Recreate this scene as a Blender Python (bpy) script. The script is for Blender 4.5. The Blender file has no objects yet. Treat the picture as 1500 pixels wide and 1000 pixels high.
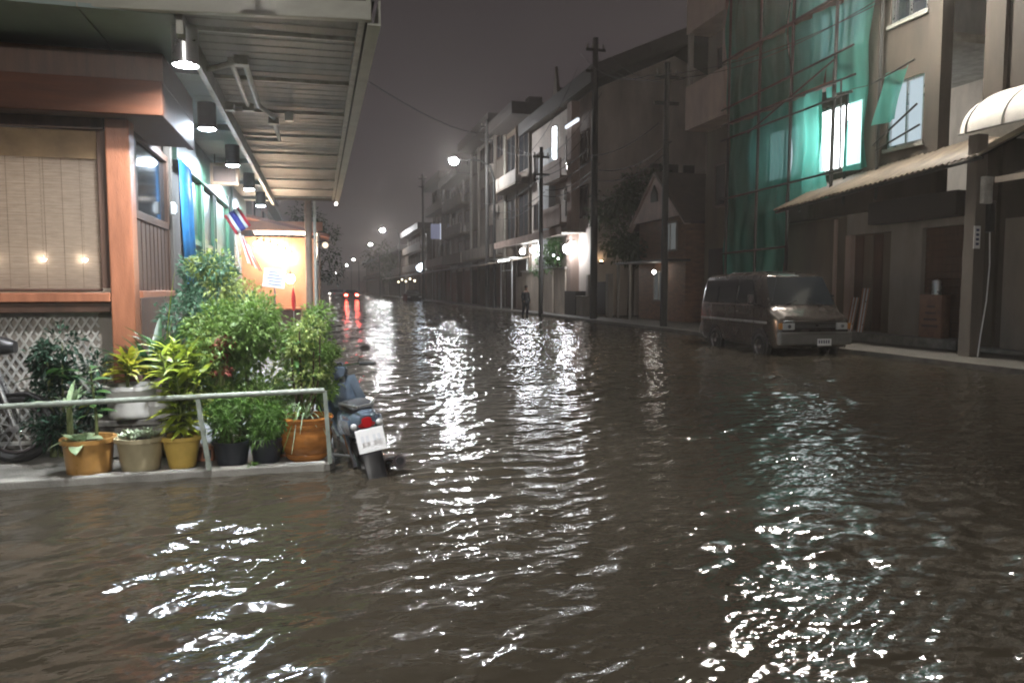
import bpy, bmesh, math, random
import numpy as np
from mathutils import Vector, Matrix, Euler
random.seed(7)
rng = np.random.default_rng(7)
SC = bpy.context.scene
COL = SC.collection
R = math.radians

# ------------------------------------------------------------------ camera
cd = bpy.data.cameras.new("camera"); cam = bpy.data.objects.new("camera", cd); COL.objects.link(cam)
cam.location = (0, 0, 1.45)
cam.rotation_euler = (R(90 - 4.12), 0, R(-14.6))
cd.lens = 26.0; cd.sensor_width = 36.0; cd.clip_start = 0.05; cd.clip_end = 3000
SC.camera = cam

# ------------------------------------------------------------------ sky: night overcast lit by the town
W = bpy.data.worlds.new("World"); SC.world = W; W.use_nodes = True
wn = W.node_tree.nodes; wl = W.node_tree.links; wn.clear()
wo = wn.new("ShaderNodeOutputWorld"); bg = wn.new("ShaderNodeBackground"); wl.new(bg.outputs[0], wo.inputs[0])
tcw = wn.new("ShaderNodeTexCoord"); sepw = wn.new("ShaderNodeSeparateXYZ"); wl.new(tcw.outputs["Generated"], sepw.inputs[0])
cr = wn.new("ShaderNodeValToRGB"); wl.new(sepw.outputs["Z"], cr.inputs[0])
cr.color_ramp.elements[0].position = 0.0; cr.color_ramp.elements[0].color = (.062, .049, .051, 1)
cr.color_ramp.elements[1].position = 0.55; cr.color_ramp.elements[1].color = (.041, .036, .038, 1)
nzw = wn.new("ShaderNodeTexNoise"); nzw.inputs["Scale"].default_value = 2.2; nzw.inputs["Detail"].default_value = 4
wl.new(tcw.outputs["Generated"], nzw.inputs["Vector"])
mxw = wn.new("ShaderNodeMix"); mxw.data_type = 'RGBA'; mxw.blend_type = 'MULTIPLY'; mxw.inputs["Factor"].default_value = .35
wl.new(cr.outputs[0], mxw.inputs["A"]); wl.new(nzw.outputs["Fac"], mxw.inputs["B"])
wl.new(mxw.outputs["Result"], bg.inputs["Color"]); bg.inputs["Strength"].default_value = 1.05

# ------------------------------------------------------------------ light levels (radiance of the lamps' own faces)
L_STREET = 1100.0       # street lamp heads
L_DOWN = 1500.0         # canopy downlights
HAZE = .0022
L_FRONT = 6800.0      # floodlight on the canopy fascia
L_FILL = 800.0  # added fill lamp behind the camera
L_FLOOD = 2200.0        # floodlight on the scaffolded building
SC.view_settings.view_transform = 'Standard'; SC.view_settings.look = 'None'
SC.view_settings.exposure = 0.0; SC.view_settings.gamma = 1.0
SC.view_settings.use_curve_mapping = False
SC.render.engine = 'CYCLES'
SC.cycles.filter_width = 2.0
SC.cycles.max_bounces = 7; SC.cycles.transparent_max_bounces = 12
SC.cycles.sample_clamp_indirect = 4.0

# ------------------------------------------------------------------ materials
MATS = {}
def mat(name, col, rough=.6, var=.25, scale=6.0, bump=.0, bscale=40.0, metal=0.0, spec=.5, coat=0.0, dirt=None, stretch=(1, 1, 1), emit=None, es=0.0, transl=0.0, alpha=1.0):
    m = bpy.data.materials.new(name); m.use_nodes = True
    nt = m.node_tree; n = nt.nodes; l = nt.links
    b = n["Principled BSDF"]; out = n["Material Output"]
    tc = n.new("ShaderNodeTexCoord"); mp = n.new("ShaderNodeMapping"); mp.inputs["Scale"].default_value = stretch
    l.new(tc.outputs["Object"], mp.inputs[0])
    nz = n.new("ShaderNodeTexNoise"); nz.inputs["Scale"].default_value = scale; nz.inputs["Detail"].default_value = 6; nz.inputs["Roughness"].default_value = .62
    l.new(mp.outputs[0], nz.inputs["Vector"])
    c = col; d = dirt or tuple(x * (1 - var) for x in c)
    ra = n.new("ShaderNodeValToRGB")
    ra.color_ramp.elements[0].position = .32; ra.color_ramp.elements[0].color = (*d, 1)
    ra.color_ramp.elements[1].position = .68; ra.color_ramp.elements[1].color = (*[min(1, x * (1 + var * .35)) for x in c], 1)
    l.new(nz.outputs["Fac"], ra.inputs[0]); l.new(ra.outputs[0], b.inputs["Base Color"])
    b.inputs["Roughness"].default_value = rough; b.inputs["Metallic"].default_value = metal
    b.inputs["Specular IOR Level"].default_value = spec; b.inputs["Coat Weight"].default_value = coat
    rr = n.new("ShaderNodeMapRange"); rr.inputs["To Min"].default_value = max(0.02, rough - .12); rr.inputs["To Max"].default_value = min(1, rough + .12)
    l.new(nz.outputs["Fac"], rr.inputs["Value"]); l.new(rr.outputs[0], b.inputs["Roughness"])
    if bump > 0:
        n2 = n.new("ShaderNodeTexNoise"); n2.inputs["Scale"].default_value = bscale; n2.inputs["Detail"].default_value = 4
        l.new(mp.outputs[0], n2.inputs["Vector"])
        bm_ = n.new("ShaderNodeBump"); bm_.inputs["Strength"].default_value = bump; bm_.inputs["Distance"].default_value = .01
        l.new(n2.outputs["Fac"], bm_.inputs["Height"]); l.new(bm_.outputs[0], b.inputs["Normal"])
    if emit:
        b.inputs["Emission Color"].default_value = (*emit, 1); b.inputs["Emission Strength"].default_value = es
    if transl > 0:
        t = n.new("ShaderNodeBsdfTranslucent"); l.new(ra.outputs[0], t.inputs[0])
        mx = n.new("ShaderNodeMixShader"); mx.inputs[0].default_value = transl
        l.new(b.outputs[0], mx.inputs[1]); l.new(t.outputs[0], mx.inputs[2]); l.new(mx.outputs[0], out.inputs[0])
        last = mx
    else: last = b
    if alpha < 1:
        t = n.new("ShaderNodeBsdfTransparent"); mx = n.new("ShaderNodeMixShader"); mx.inputs[0].default_value = alpha
        l.new(t.outputs[0], mx.inputs[1]); l.new(last.outputs[0], mx.inputs[2]); l.new(mx.outputs[0], out.inputs[0])
    MATS[name] = m
    return m
def glow(name, col, strength):
    m = bpy.data.materials.new(name); m.use_nodes = True
    nt = m.node_tree; nt.nodes.clear()
    o = nt.nodes.new("ShaderNodeOutputMaterial"); e = nt.nodes.new("ShaderNodeEmission")
    e.inputs[0].default_value = (*col, 1); e.inputs[1].default_value = strength
    nt.links.new(e.outputs[0], o.inputs[0]); return m
def glass(name, col=(.02, .025, .03), rough=.06):
    return mat(name, col, rough=rough, var=.3, scale=2, spec=.8)

M_conc = mat("concrete", (.30, .29, .26), .75, .45, 3, .5, 60)
M_wetconc = mat("wet concrete", (.20, .19, .17), .6, .55, 4, .6, 50)
M_darkkerb = mat("dark wet kerb", (.11, .10, .085), .6, .5, 4, .5, 50)
M_asph = mat("asphalt", (.05, .05, .048), .7, .3, 5)
M_plaster = mat("pale plaster", (.27, .24, .21), .8, .35, 1.2, .3, 30, stretch=(1, 1, .35))
M_plaster_pink = mat("pinkish plaster", (.42, .31, .26), .8, .3, 1.5, .3, 30, stretch=(1, 1, .35))
M_plaster_grey = mat("grey plaster", (.175, .15, .125), .8, .45, 1.0, .3, 30, stretch=(1, 1, .3))
M_plaster_brown = mat("brown plaster", (.125, .095, .07), .8, .4, 1.0, .3, 30, stretch=(1, 1, .3))
M_plaster_beige = mat("beige plaster", (.5, .42, .34), .8, .3, 1.6, .3, 30, stretch=(1, 1, .4))
M_gable = mat("pale gable boards", (.55, .44, .40), .7, .25, 2)
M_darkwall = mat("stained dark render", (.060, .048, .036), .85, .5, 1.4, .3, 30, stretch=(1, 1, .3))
M_endwall = mat("pale painted end wall", (.52, .45, .40), .8, .35, .8, .3, 30, stretch=(1, 1, .35))
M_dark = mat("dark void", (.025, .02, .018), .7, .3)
M_roof = mat("dark roof sheet", (.05, .042, .038), .6, .4, 3)
M_tile = mat("brown roof tile", (.085, .055, .045), .7, .4, 3)
M_wood = mat("reddish varnished timber", (.32, .12, .06), .45, .35, 3, .3, 40, stretch=(4, 4, .6))
M_wooddark = mat("dark brown timber", (.085, .043, .026), .6, .4, 3, .3, 40, stretch=(4, 4, .6))
M_woodh = mat("fascia timber", (.085, .030, .014), .6, .35, 3, .25, 40, spec=.2, stretch=(.5, 4, 5))
M_bamboo = mat("bamboo slat", (.40, .31, .235), .6, .3, 8, stretch=(1, 1, 8), transl=.5)
M_valance = mat("blind backing cloth", (.33, .22, .12), .8, .3, 5, transl=.3)
M_lattice = mat("grey lattice metal", (.55, .54, .50), .5, .35, 8, metal=.1)
M_sheet = mat("grey roof sheet underside", (.16, .157, .142), .55, .45, 1.4, .2, 20, stretch=(3, .5, 1))
M_soffit = mat("pale green soffit", (.22, .275, .26), .6, .25, 1.2, .1, 20)
M_fasciam = mat("grey green metal fascia", (.34, .335, .28), .55, .25, 2.0, stretch=(1, 1, 3))
M_black = mat("black powder coat", (.012, .012, .014), .45, .3)
M_blackplastic = mat("black plastic", (.02, .02, .022), .38, .3, 10)
M_rubber = mat("tyre rubber", (.015, .015, .015), .75, .3)
M_pipe = mat("grey pvc pipe", (.34, .33, .28), .5, .4, 6)
M_rail = mat("pale green painted rail", (.30, .34, .29), .5, .4, 12, .2, 60)
M_blue = mat("blue canvas", (.03, .22, .52), .6, .3, 5)
M_green = mat("green painted door", (.007, .065, .022), .45, .35, 3)
M_greend = mat("dark green frame", (.006, .03, .016), .5, .3, 3)
M_greenl = mat("pale green frame", (.025, .085, .045), .5, .3, 5)
M_glass = glass("dark glass")
M_winlit = glow("lit window", (.92, .97, 1.0), 9.0)
M_winlit2 = glow("dim lit window", (.72, .88, .97), .7)
M_chrome = mat("chrome", (.75, .75, .76), .12, .1, 5, metal=1.0)
M_alu = mat("brushed aluminium", (.55, .55, .55), .3, .2, 8, metal=.9)
M_faint = mat("faint plate print", (.74, .76, .79), .4, .1)
M_polebrown = mat("brown stained concrete", (.17, .115, .08), .7, .45, 3, .4, 40)
M_silver = mat("pale silver paint", (.55, .62, .70), .25, .1, 5, metal=.3, coat=.6)
M_poled = mat("dark wet pole concrete", (.03, .028, .026), .7, .4, 4)
M_white = mat("white paint", (.75, .75, .73), .5, .15, 5)
M_red = mat("red plastic", (.45, .02, .02), .3, .2)
M_soil = mat("potting soil", (.04, .028, .018), .9, .5, 30, .8, 80)
M_pot_och = mat("ochre glazed pot", (.50, .27, .08), .3, .3, 6, coat=.3)
M_pot_olive = mat("olive beige pot", (.46, .40, .25), .45, .25, 5)
M_pot_yel = mat("yellow plastic pot", (.72, .50, .12), .4, .2, 6)
M_pot_blk = mat("black plastic pot", (.025, .03, .04), .35, .3, 6)
M_pot_terra = mat("orange brown glazed pot", (.48, .19, .045), .18, .5, 5, coat=.6, stretch=(1, 1, 3))
M_pot_white = mat("white plastic pot", (.70, .70, .68), .4, .2, 5)
M_brickc = mat("terracotta block", (.32, .13, .07), .75, .4, 8, .4)
M_lf_dark = mat("dark green leaf", (.035, .10, .038), .4, .5, 9, transl=.3)
M_lf_mid = mat("mid green leaf", (.08, .20, .05), .4, .5, 9, transl=.3)
M_lf_bright = mat("bright green leaf", (.13, .26, .05), .4, .45, 9, transl=.35)
M_lf_yel = mat("yellow croton leaf", (.50, .42, .035), .38, .5, 12, transl=.3, dirt=(.12, .22, .02))
M_lf_ygreen = mat("yellow green leaf", (.38, .42, .04), .38, .5, 12, transl=.3, dirt=(.09, .20, .02))
M_lf_pale = mat("pale variegated leaf", (.52, .62, .42), .4, .45, 14, transl=.25, dirt=(.16, .32, .12))
M_lf_night = mat("tree leaf", (.045, .07, .025), .5, .5, 4, transl=.3)
M_stem = mat("plant stem", (.14, .17, .06), .6, .4, 10)
M_bark = mat("bark", (.10, .075, .05), .85, .45, 10, .6)
M_net = None
M_paint_van = mat("brown metallic paint", (.085, .072, .064), .27, .02, 1.5, metal=.6, coat=.8)
M_van_grey = mat("grey bumper plastic", (.16, .155, .145), .4, .2, 6, coat=.2)
M_blue_paint = mat("blue silver scooter paint", (.20, .26, .34), .22, .15, 6, metal=.5, coat=.8)
M_plate = mat("reflective number plate", (.9, .9, .9), .25, .05, emit=(.9, .95, 1.0), es=0.0)
M_platemark = mat("plate lettering", (.05, .06, .12), .5, .1)
M_taillens = mat("red lamp lens", (.55, .015, .02), .15, .1, coat=.6)
M_clearlens = mat("clear lamp lens", (.55, .56, .56), .12, .1, coat=.6)
M_scaf = mat("scaffold pole steel", (.022, .024, .022), .7, .5, 12)
M_awn = mat("corrugated awning sheet", (.18, .145, .105), .6, .45, 2.2, dirt=(.08, .06, .043), stretch=(.6, 2, 1))
M_canvas = mat("cream awning canvas", (.86, .82, .74), .7, .2, 2.5, transl=.1)
M_cloth_dark = mat("dark clothing", (.02, .02, .024), .85, .3, 12)
M_skin = mat("skin", (.25, .14, .09), .55, .15, 12)
M_hair = mat("black hair", (.01, .009, .008), .5, .2)
M_flag_r = mat("flag red", (.50, .02, .04), .75, .1); M_flag_w = mat("flag white", (.8, .8, .82), .75, .1); M_flag_b = mat("flag blue", (.03, .04, .30), .75, .1)
M_wire = mat("black cable", (.012, .012, .012), .6, .2)
M_signbrown = mat("carved brown sign board", (.22, .13, .07), .55, .4, 9, .4)
G_street = glow("street lamp face", (.97, .98, 1.0), L_STREET)
G_far = glow("far street lamp", (.98, .97, .94), 260)
G_down = glow("downlight face", (.76, .88, 1.0), L_DOWN)
G_down2 = glow("far downlight face", (.74, .87, 1.0), L_DOWN * 2.1)
G_flood = glow("floodlight face", (1.0, .95, .86), L_FLOOD)
G_bulb = glow("bare bulb", (1.0, .93, .82), 55)
G_blindbulb = glow("bulb behind blind", (1, .86, .66), 6)
G_warm = glow("warm bulb", (1.0, .74, .5), 160)
G_warmtube = glow("warm strip", (1.0, .74, .5), 40)
G_tube = glow("white tube", (.9, .95, 1.0), 14)
G_tubedim = glow("dim white tube", (.8, .86, .95), 1.6)
G_shop = glow("white shop lamp", (.92, .96, 1.0), 125)
G_blue = glow("pale blue sign lamp", (.75, .87, 1.0), 22)
G_tail = glow("brake lamp", (1.0, .05, .03), 200)
G_headl = glow("distant headlight", (1.0, .9, .8), 25)
G_small = glow("small lamp", (1.0, .93, .85), 14)

# ------------------------------------------------------------------ mesh helpers
ORG = {}
class MB:
    def __init__(s): s.v = []; s.f = []
    def add(s, vs, fs):
        o = len(s.v); s.v += [tuple(x) for x in vs]; s.f += [tuple(i + o for i in f) for f in fs]; return s
    def box(s, c, d, rot=None):
        hx, hy, hz = d[0] / 2, d[1] / 2, d[2] / 2
        vs = [Vector((x, y, z)) for z in (-hz, hz) for y in (-hy, hy) for x in (-hx, hx)]
        if rot is not None:
            e = Euler(rot).to_matrix(); vs = [e @ v for v in vs]
        vs = [v + Vector(c) for v in vs]
        return s.add(vs, [(0, 2, 3, 1), (4, 5, 7, 6), (0, 1, 5, 4), (2, 6, 7, 3), (0, 4, 6, 2), (1, 3, 7, 5)])
    def b2(s, a, b):
        return s.box([(a[i] + b[i]) / 2 for i in range(3)], [abs(b[i] - a[i]) for i in range(3)])
    def beam(s, p, q, w, h):
        p = Vector(p); q = Vector(q); d = (q - p); L = d.length; d.normalize()
        up = Vector((0, 0, 1)) if abs(d.z) < .95 else Vector((0, 1, 0))
        x = d.cross(up).normalized(); y = x.cross(d)
        vs = [b + x * sx * w / 2 + y * sy * h / 2 for b in (p, q) for sx, sy in ((-1, -1), (1, -1), (1, 1), (-1, 1))]
        return s.add(vs, [(3, 2, 1, 0), (4, 5, 6, 7), (0, 1, 5, 4), (1, 2, 6, 5), (2, 3, 7, 6), (3, 0, 4, 7)])
    def tube(s, pts, r, n=8, cap=True):
        pts = [Vector(p) for p in pts]; rs = r if isinstance(r, (list, tuple)) else [r] * len(pts)
        o = len(s.v); k = len(pts); up0 = None
        for i, p in enumerate(pts):
            d = (pts[min(i + 1, k - 1)] - pts[max(i - 1, 0)]).normalized()
            if up0 is None: up0 = Vector((0, 0, 1)) if abs(d.z) < .9 else Vector((1, 0, 0))
            x = d.cross(up0).normalized(); y = x.cross(d); up0 = y
            for j in range(n):
                a = 2 * math.pi * j / n; s.v.append(tuple(p + (x * math.cos(a) + y * math.sin(a)) * rs[i]))
        for i in range(k - 1):
            for j in range(n):
                a = o + i * n + j; b = o + i * n + (j + 1) % n; s.f.append((a, b, b + n, a + n))
        if cap:
            s.f.append(tuple(o + j for j in range(n))[::-1]); s.f.append(tuple(o + (k - 1) * n + j for j in range(n)))
        return s
    def lathe(s, prof, c=(0, 0, 0), n=24, cap=True):
        o = len(s.v); k = len(prof)
        for r, z in prof:
            for j in range(n):
                a = 2 * math.pi * j / n; s.v.append((c[0] + r * math.cos(a), c[1] + r * math.sin(a), c[2] + z))
        for i in range(k - 1):
            for j in range(n):
                a = o + i * n + j; b = o + i * n + (j + 1) % n; s.f.append((a, b, b + n, a + n))
        if cap:
            s.f.append(tuple(o + j for j in range(n))[::-1]); s.f.append(tuple(o + (k - 1) * n + j for j in range(n)))
        return s
    def torus(s, c, Rr, r, n=28, m=8, axis='x'):
        o = len(s.v)
        for i in range(n):
            a = 2 * math.pi * i / n
            for j in range(m):
                b = 2 * math.pi * j / m; rad = Rr + r * math.cos(b); h = r * math.sin(b)
                p = (h, rad * math.cos(a), rad * math.sin(a)) if axis == 'x' else (rad * math.cos(a), rad * math.sin(a), h)
                s.v.append((c[0] + p[0], c[1] + p[1], c[2] + p[2]))
        for i in range(n):
            for j in range(m):
                s.f.append((o + i * m + j, o + ((i + 1) % n) * m + j, o + ((i + 1) % n) * m + (j + 1) % m, o + i * m + (j + 1) % m))
        return s
    def prism(s, poly, axis, a, b):
        k = len(poly); vs = []
        for t in (a, b):
            for u, v in poly:
                vs.append((t, u, v) if axis == 'x' else (u, t, v) if axis == 'y' else (u, v, t))
        fs = [tuple(range(k))[::-1], tuple(range(k, 2 * k))] + [(i, (i + 1) % k, k + (i + 1) % k, k + i) for i in range(k)]
        return s.add(vs, fs)
    def loft(s, rings, cap=True):
        o = len(s.v); n = len(rings[0])
        for r in rings: s.v += [tuple(p) for p in r]
        for i in range(len(rings) - 1):
            for j in range(n):
                a = o + i * n + j; b = o + i * n + (j + 1) % n; s.f.append((a, b, b + n, a + n))
        if cap:
            s.f.append(tuple(o + j for j in range(n))[::-1]); s.f.append(tuple(o + (len(rings) - 1) * n + j for j in range(n)))
        return s
    def ball(s, c, r, n=10, m=6, sz=1.0):
        prof = [(max(1e-4, r * math.sin(math.pi * i / m)), -r * sz * math.cos(math.pi * i / m)) for i in range(m + 1)]
        return s.lathe(prof, c, n, cap=False)
    def build(s, name, m, parent=None, smooth=False, bevel=0.0, kind=None, sub=0):
        me = bpy.data.meshes.new(name)
        org = Vector(ORG.get(parent.name, (0, 0, 0))) if parent else None
        if parent is None:
            vv = np.array(s.v); lo = vv.min(0); hi = vv.max(0); org = Vector(((lo[0] + hi[0]) / 2, (lo[1] + hi[1]) / 2, lo[2]))
        vs = [(a - org.x, b - org.y, c - org.z) for a, b, c in s.v]
        me.from_pydata(vs, [], s.f); me.update()
        bm = bmesh.new(); bm.from_mesh(me); bmesh.ops.recalc_face_normals(bm, faces=bm.faces); bm.to_mesh(me); bm.free()
        if smooth:
            me.polygons.foreach_set("use_smooth", [True] * len(me.polygons))
        if m: me.materials.append(m)
        o = bpy.data.objects.new(name, me); COL.objects.link(o)
        if parent:
            o.parent = parent; ORG[o.name] = tuple(org)
        else:
            o.location = org; ORG[o.name] = tuple(org)
        if smooth:
            try:
                me.set_sharp_from_angle(angle=R(42))
            except Exception: pass
        if bevel > 0:
            b = o.modifiers.new("bevel", 'BEVEL'); b.width = bevel; b.segments = 2; b.limit_method = 'ANGLE'; b.angle_limit = R(35)
        if sub:
            b = o.modifiers.new("sub", 'SUBSURF'); b.levels = sub; b.render_levels = sub
        if kind: o['kind'] = kind
        return o
def tag(o, label, cat, group=None):
    o['label'] = label; o['category'] = cat
    if group: o['group'] = group
    return o
def thing(name, label, cat, loc=(0, 0, 0), group=None):
    o = bpy.data.objects.new(name, None); o.empty_display_size = .2; COL.objects.link(o); o.location = loc
    ORG[o.name] = tuple(loc); tag(o, label, cat, group); return o
def struct(o): o['kind'] = 'structure'; return o
def kids(o): return [c for c in bpy.data.objects if c.parent == o]
def copy_tree(o, parent=None):
    c = o.copy(); COL.objects.link(c)
    if parent: c.parent = parent
    for k in kids(o): copy_tree(k, c)
    return c
def piece(mesh, name, parent, loc, rot=(0, 0, 0), scale=(1, 1, 1)):
    """a shared-mesh piece placed at a world point under a thing"""
    o = bpy.data.objects.new(name, mesh); COL.objects.link(o); o.parent = parent
    g = ORG[parent.name]; o.location = (loc[0] - g[0], loc[1] - g[1], loc[2] - g[2])
    o.rotation_euler = rot; o.scale = scale
    return o
def meshdata(mb, name, m, smooth=False):
    me = bpy.data.meshes.new(name); me.from_pydata(mb.v, [], mb.f); me.update()
    if smooth: me.polygons.foreach_set("use_smooth", [True] * len(me.polygons))
    me.materials.append(m); return me

# ================================================================== GROUND AND WATER
def lines(spec):
    out = []
    for a, b, st0, st1 in spec:
        p = a; 
        while p < b:
            t = (p - a) / (b - a); out.append(p); p += st0 * (1 - t) + st1 * t
    out.append(spec[-1][1]); return np.array(out)
def wave_field(X, Y):
    r = np.random.default_rng(3)
    H = np.zeros_like(X); DX = np.zeros_like(X); DY = np.zeros_like(X)
    # slow patches make some of the water choppy and some calm
    def patch(s, seed):
        q = np.random.default_rng(seed); P = np.zeros_like(X)
        for _ in range(7):
            a = q.uniform(0, 6.28); k = q.uniform(.5, 1.5) / s
            P += np.sin(k * (np.cos(a) * X + np.sin(a) * Y * 1.6) + q.uniform(0, 6.28))
        return 1 / (1 + np.exp(-P * .9))
    A = patch(.55, 11); B = patch(.40, 12)
    right = 1 / (1 + np.exp(-(X - .9) * 2.2))
    far = 1.2 + .75 / (1 + np.exp(-(Y - 16) * .45))
    for i in range(95):
        lam = math.exp(r.uniform(math.log(.05), math.log(.62)))
        if i < 10: lam = r.uniform(.9, 2.6)
        th = r.normal(0, .50) + math.pi / 2 + .22
        if lam < .16: th = r.uniform(0, 2 * math.pi) if r.uniform() < .55 else th
        k = 2 * math.pi / lam; ph = r.uniform(0, 6.28)
        sl = .0215 * (1.0 if lam < .5 else .85)
        if lam < .16: wgt = (.18 + 1.15 * (right * A + (1 - right) * A * A * .8))
        elif lam < .5: wgt = (.30 + .75 * B)
        else: wgt = .30
        if lam < .16: sl *= .8
        a = k * (math.cos(th) * X + math.sin(th) * Y) + ph
        s_, c_ = np.sin(a), np.cos(a)
        H += sl / k * s_ * wgt; DX += sl * c_ * math.cos(th) * wgt; DY += sl * c_ * math.sin(th) * wgt
    far = far * (1 + .75 * np.exp(-((X + .25) / 1.3) ** 2 - ((Y - 3.4) / 1.7) ** 2) + .5 * np.exp(-((X - 2.3) / 1.4) ** 2 - ((Y - 2.8) / 1.6) ** 2))
    return H, DX * far, DY * far
def make_water():
    xs = np.concatenate([[-260, -90, -30, -12, -7], lines([(-5, 9.5, .024, .024), (9.5, 17, .024, .08)]), [19, 24, 60, 260]])
    ys = np.concatenate([[-40, -15, -5], lines([(-2, .8, .3, .05), (.8, 4.5, .0135, .0165), (4.5, 9, .0165, .04), (9, 20, .04, .14), (20, 60, .14, .9), (60, 180, .9, 5), (180, 700, 5, 60)])])
    X, Y = np.meshgrid(xs, ys)
    H, DX, DY = wave_field(X, Y)
    nx, ny = len(xs), len(ys)
    V = np.stack([X, Y, H], -1).reshape(-1, 3)
    idx = np.arange(nx * ny).reshape(ny, nx)
    F = np.stack([idx[:-1, :-1], idx[:-1, 1:], idx[1:, 1:], idx[1:, :-1]], -1).reshape(-1, 4)
    me = bpy.data.meshes.new("water")
    me.vertices.add(len(V)); me.vertices.foreach_set("co", V.ravel())
    me.loops.add(F.size); me.loops.foreach_set("vertex_index", F.ravel())
    me.polygons.add(len(F)); me.polygons.foreach_set("loop_start", np.arange(0, F.size, 4))
    me.update(); me.validate()
    me.polygons.foreach_set("use_smooth", np.ones(len(F), bool))
    N = np.stack([-DX, -DY, np.ones_like(DX)], -1).reshape(-1, 3); N /= np.linalg.norm(N, axis=1, keepdims=True)
    me.normals_split_custom_set_from_vertices(N.tolist())
    m = bpy.data.materials.new("muddy flood water"); m.use_nodes = True
    n = m.node_tree.nodes; l = m.node_tree.links; b = n["Principled BSDF"]
    tc = n.new("ShaderNodeTexCoord"); nz = n.new("ShaderNodeTexNoise"); nz.inputs["Scale"].default_value = .5; nz.inputs["Detail"].default_value = 5
    l.new(tc.outputs["Object"], nz.inputs["Vector"])
    ra = n.new("ShaderNodeValToRGB"); ra.color_ramp.elements[0].color = (.036, .030, .021, 1); ra.color_ramp.elements[1].color = (.054, .045, .032, 1)
    ra.color_ramp.elements[0].position = .3; ra.color_ramp.elements[1].position = .7
    l.new(nz.outputs["Fac"], ra.inputs[0]); l.new(ra.outputs[0], b.inputs["Base Color"])
    b.inputs["Roughness"].default_value = .09; b.inputs["IOR"].default_value = 1.45
    mp = n.new("ShaderNodeMapping"); mp.inputs["Scale"].default_value = (.55, 1, 1); l.new(tc.outputs["Object"], mp.inputs[0])
    n2 = n.new("ShaderNodeTexNoise"); n2.inputs["Scale"].default_value = 24; n2.inputs["Detail"].default_value = 3; l.new(mp.outputs[0], n2.inputs["Vector"])
    bp = n.new("ShaderNodeBump"); bp.inputs["Strength"].default_value = 1.0; bp.inputs["Distance"].default_value = .0042
    l.new(n2.outputs["Fac"], bp.inputs["Height"]); l.new(bp.outputs[0], b.inputs["Normal"])
    me.materials.append(m)
    o = bpy.data.objects.new("water", me); COL.objects.link(o); struct(o)
make_water()
g = MB(); g.add([(-900, -300, -.34), (900, -300, -.34), (900, 1500, -.34), (-900, 1500, -.34)], [(0, 1, 2, 3)])
struct(g.build("ground", M_asph))
# pavements
g = MB(); g.prism([(-9, 6.02), (.06, 6.02), (.10, 6.08), (.10, 60), (-9, 60)], 'z', -.33, .045)
o = struct(g.build("left_pavement", M_wetconc)); o.name = "pavement"
g = MB(); g.prism([(-9, 5.93), (.02, 6.0), (.02, 6.10), (-9, 6.10)], 'z', -.33, .062)
struct(g.build("kerb", M_conc, bevel=.012))
g = MB(); g.prism([(11.5, -8), (40, -8), (40, 140), (11.5, 140)], 'z', -.33, .09)
struct(g.build("pavement", M_darkkerb))
g = MB(); g.prism([(11.38, -8), (11.52, -8), (11.52, 140), (11.38, 140)], 'z', -.33, .10)
struct(g.build("kerb", M_darkkerb, bevel=.012))

# ================================================================== LEFT: canopy, shop
can = thing("pavement_canopy", "long grey corrugated canopy roof over the left pavement with a pale near fascia", "canopy", (-2, 6, 3.5))
Y0, Y1 = 5.95, 18.25
g = MB()          # ribbed underside
prof = []
y = Y0 + .12
while y < Y1:
    prof += [(y, 3.56), (y + .10, 3.56), (y + .112, 3.555), (y + .148, 3.555), (y + .16, 3.56)]; y += .20
vs = []; fs = []
for yy, zz in prof: vs += [(-.98, yy, zz), (.40, yy, zz + .01)]
for i in range(len(prof) - 1): fs.append((2 * i, 2 * i + 1, 2 * i + 3, 2 * i + 2))
g.add(vs, fs); g.build("roof_sheet", M_sheet, can)
g = MB(); g.box((-1.9, 12.1, 3.66), (4.7, 12.4, .06)); g.build("roof_deck", M_roof, can)
g = MB(); g.beam((-6, 6.72, 3.64), (.43, 5.93, 3.64), .07, .30); g.build("fascia", M_fasciam, can, bevel=.01)
g = MB(); g.prism([(.40, 3.47), (.50, 3.47), (.50, 3.66), (.485, 3.66), (.485, 3.485), (.40, 3.485)], 'y', 5.95, Y1); g.build("gutter", M_fasciam, can)
g = MB(); g.box((.36, 12.1, 3.535), (.05, 12.2, .05)); g.build("edge_rail", M_pipe, can)
for i in range(9):
    yy = 6.5 + i * 1.4
    g = MB(); g.beam((-.95, yy, 3.515), (.34, yy, 3.525), .035, .035); g.build("purlin", M_pipe, can)
g = MB(); g.box((-.985, 12.2, 3.45), (.05, 12.0, .16)); g.build("edge_beam", M_pipe, can)
g = MB(); g.box((-.25, Y1 - .01, 3.56), (1.4, .05, .12)); g.build("end_board", M_plaster_brown, can)
# soffit panels with recessed joints
pm = meshdata(MB().box((0, 0, 0), (.64, 1.22, .03)), "soffit_panel", M_soffit)
for i in range(10):
    piece(pm, "soffit_panel", can, (-1.335, 6.75 + i * 1.235, 3.50))
pm2 = meshdata(MB().box((0, 0, 0), (1.2, 1.22, .03)), "soffit_panel", M_soffit)
for i in range(3):
    for j in range(3): piece(pm2, "soffit_panel", can, (-2.27 - 1.215 * j, 6.75 + i * 1.235, 3.50))
for i in range(5):  # stiffening ribs seen as shaded bands between the downlights
    g = MB(); g.box((-1.33, 7.6 + i * 2.52, 3.45), (.6, .22, .07)); g.build("soffit_rib", M_soffit, can)

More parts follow.
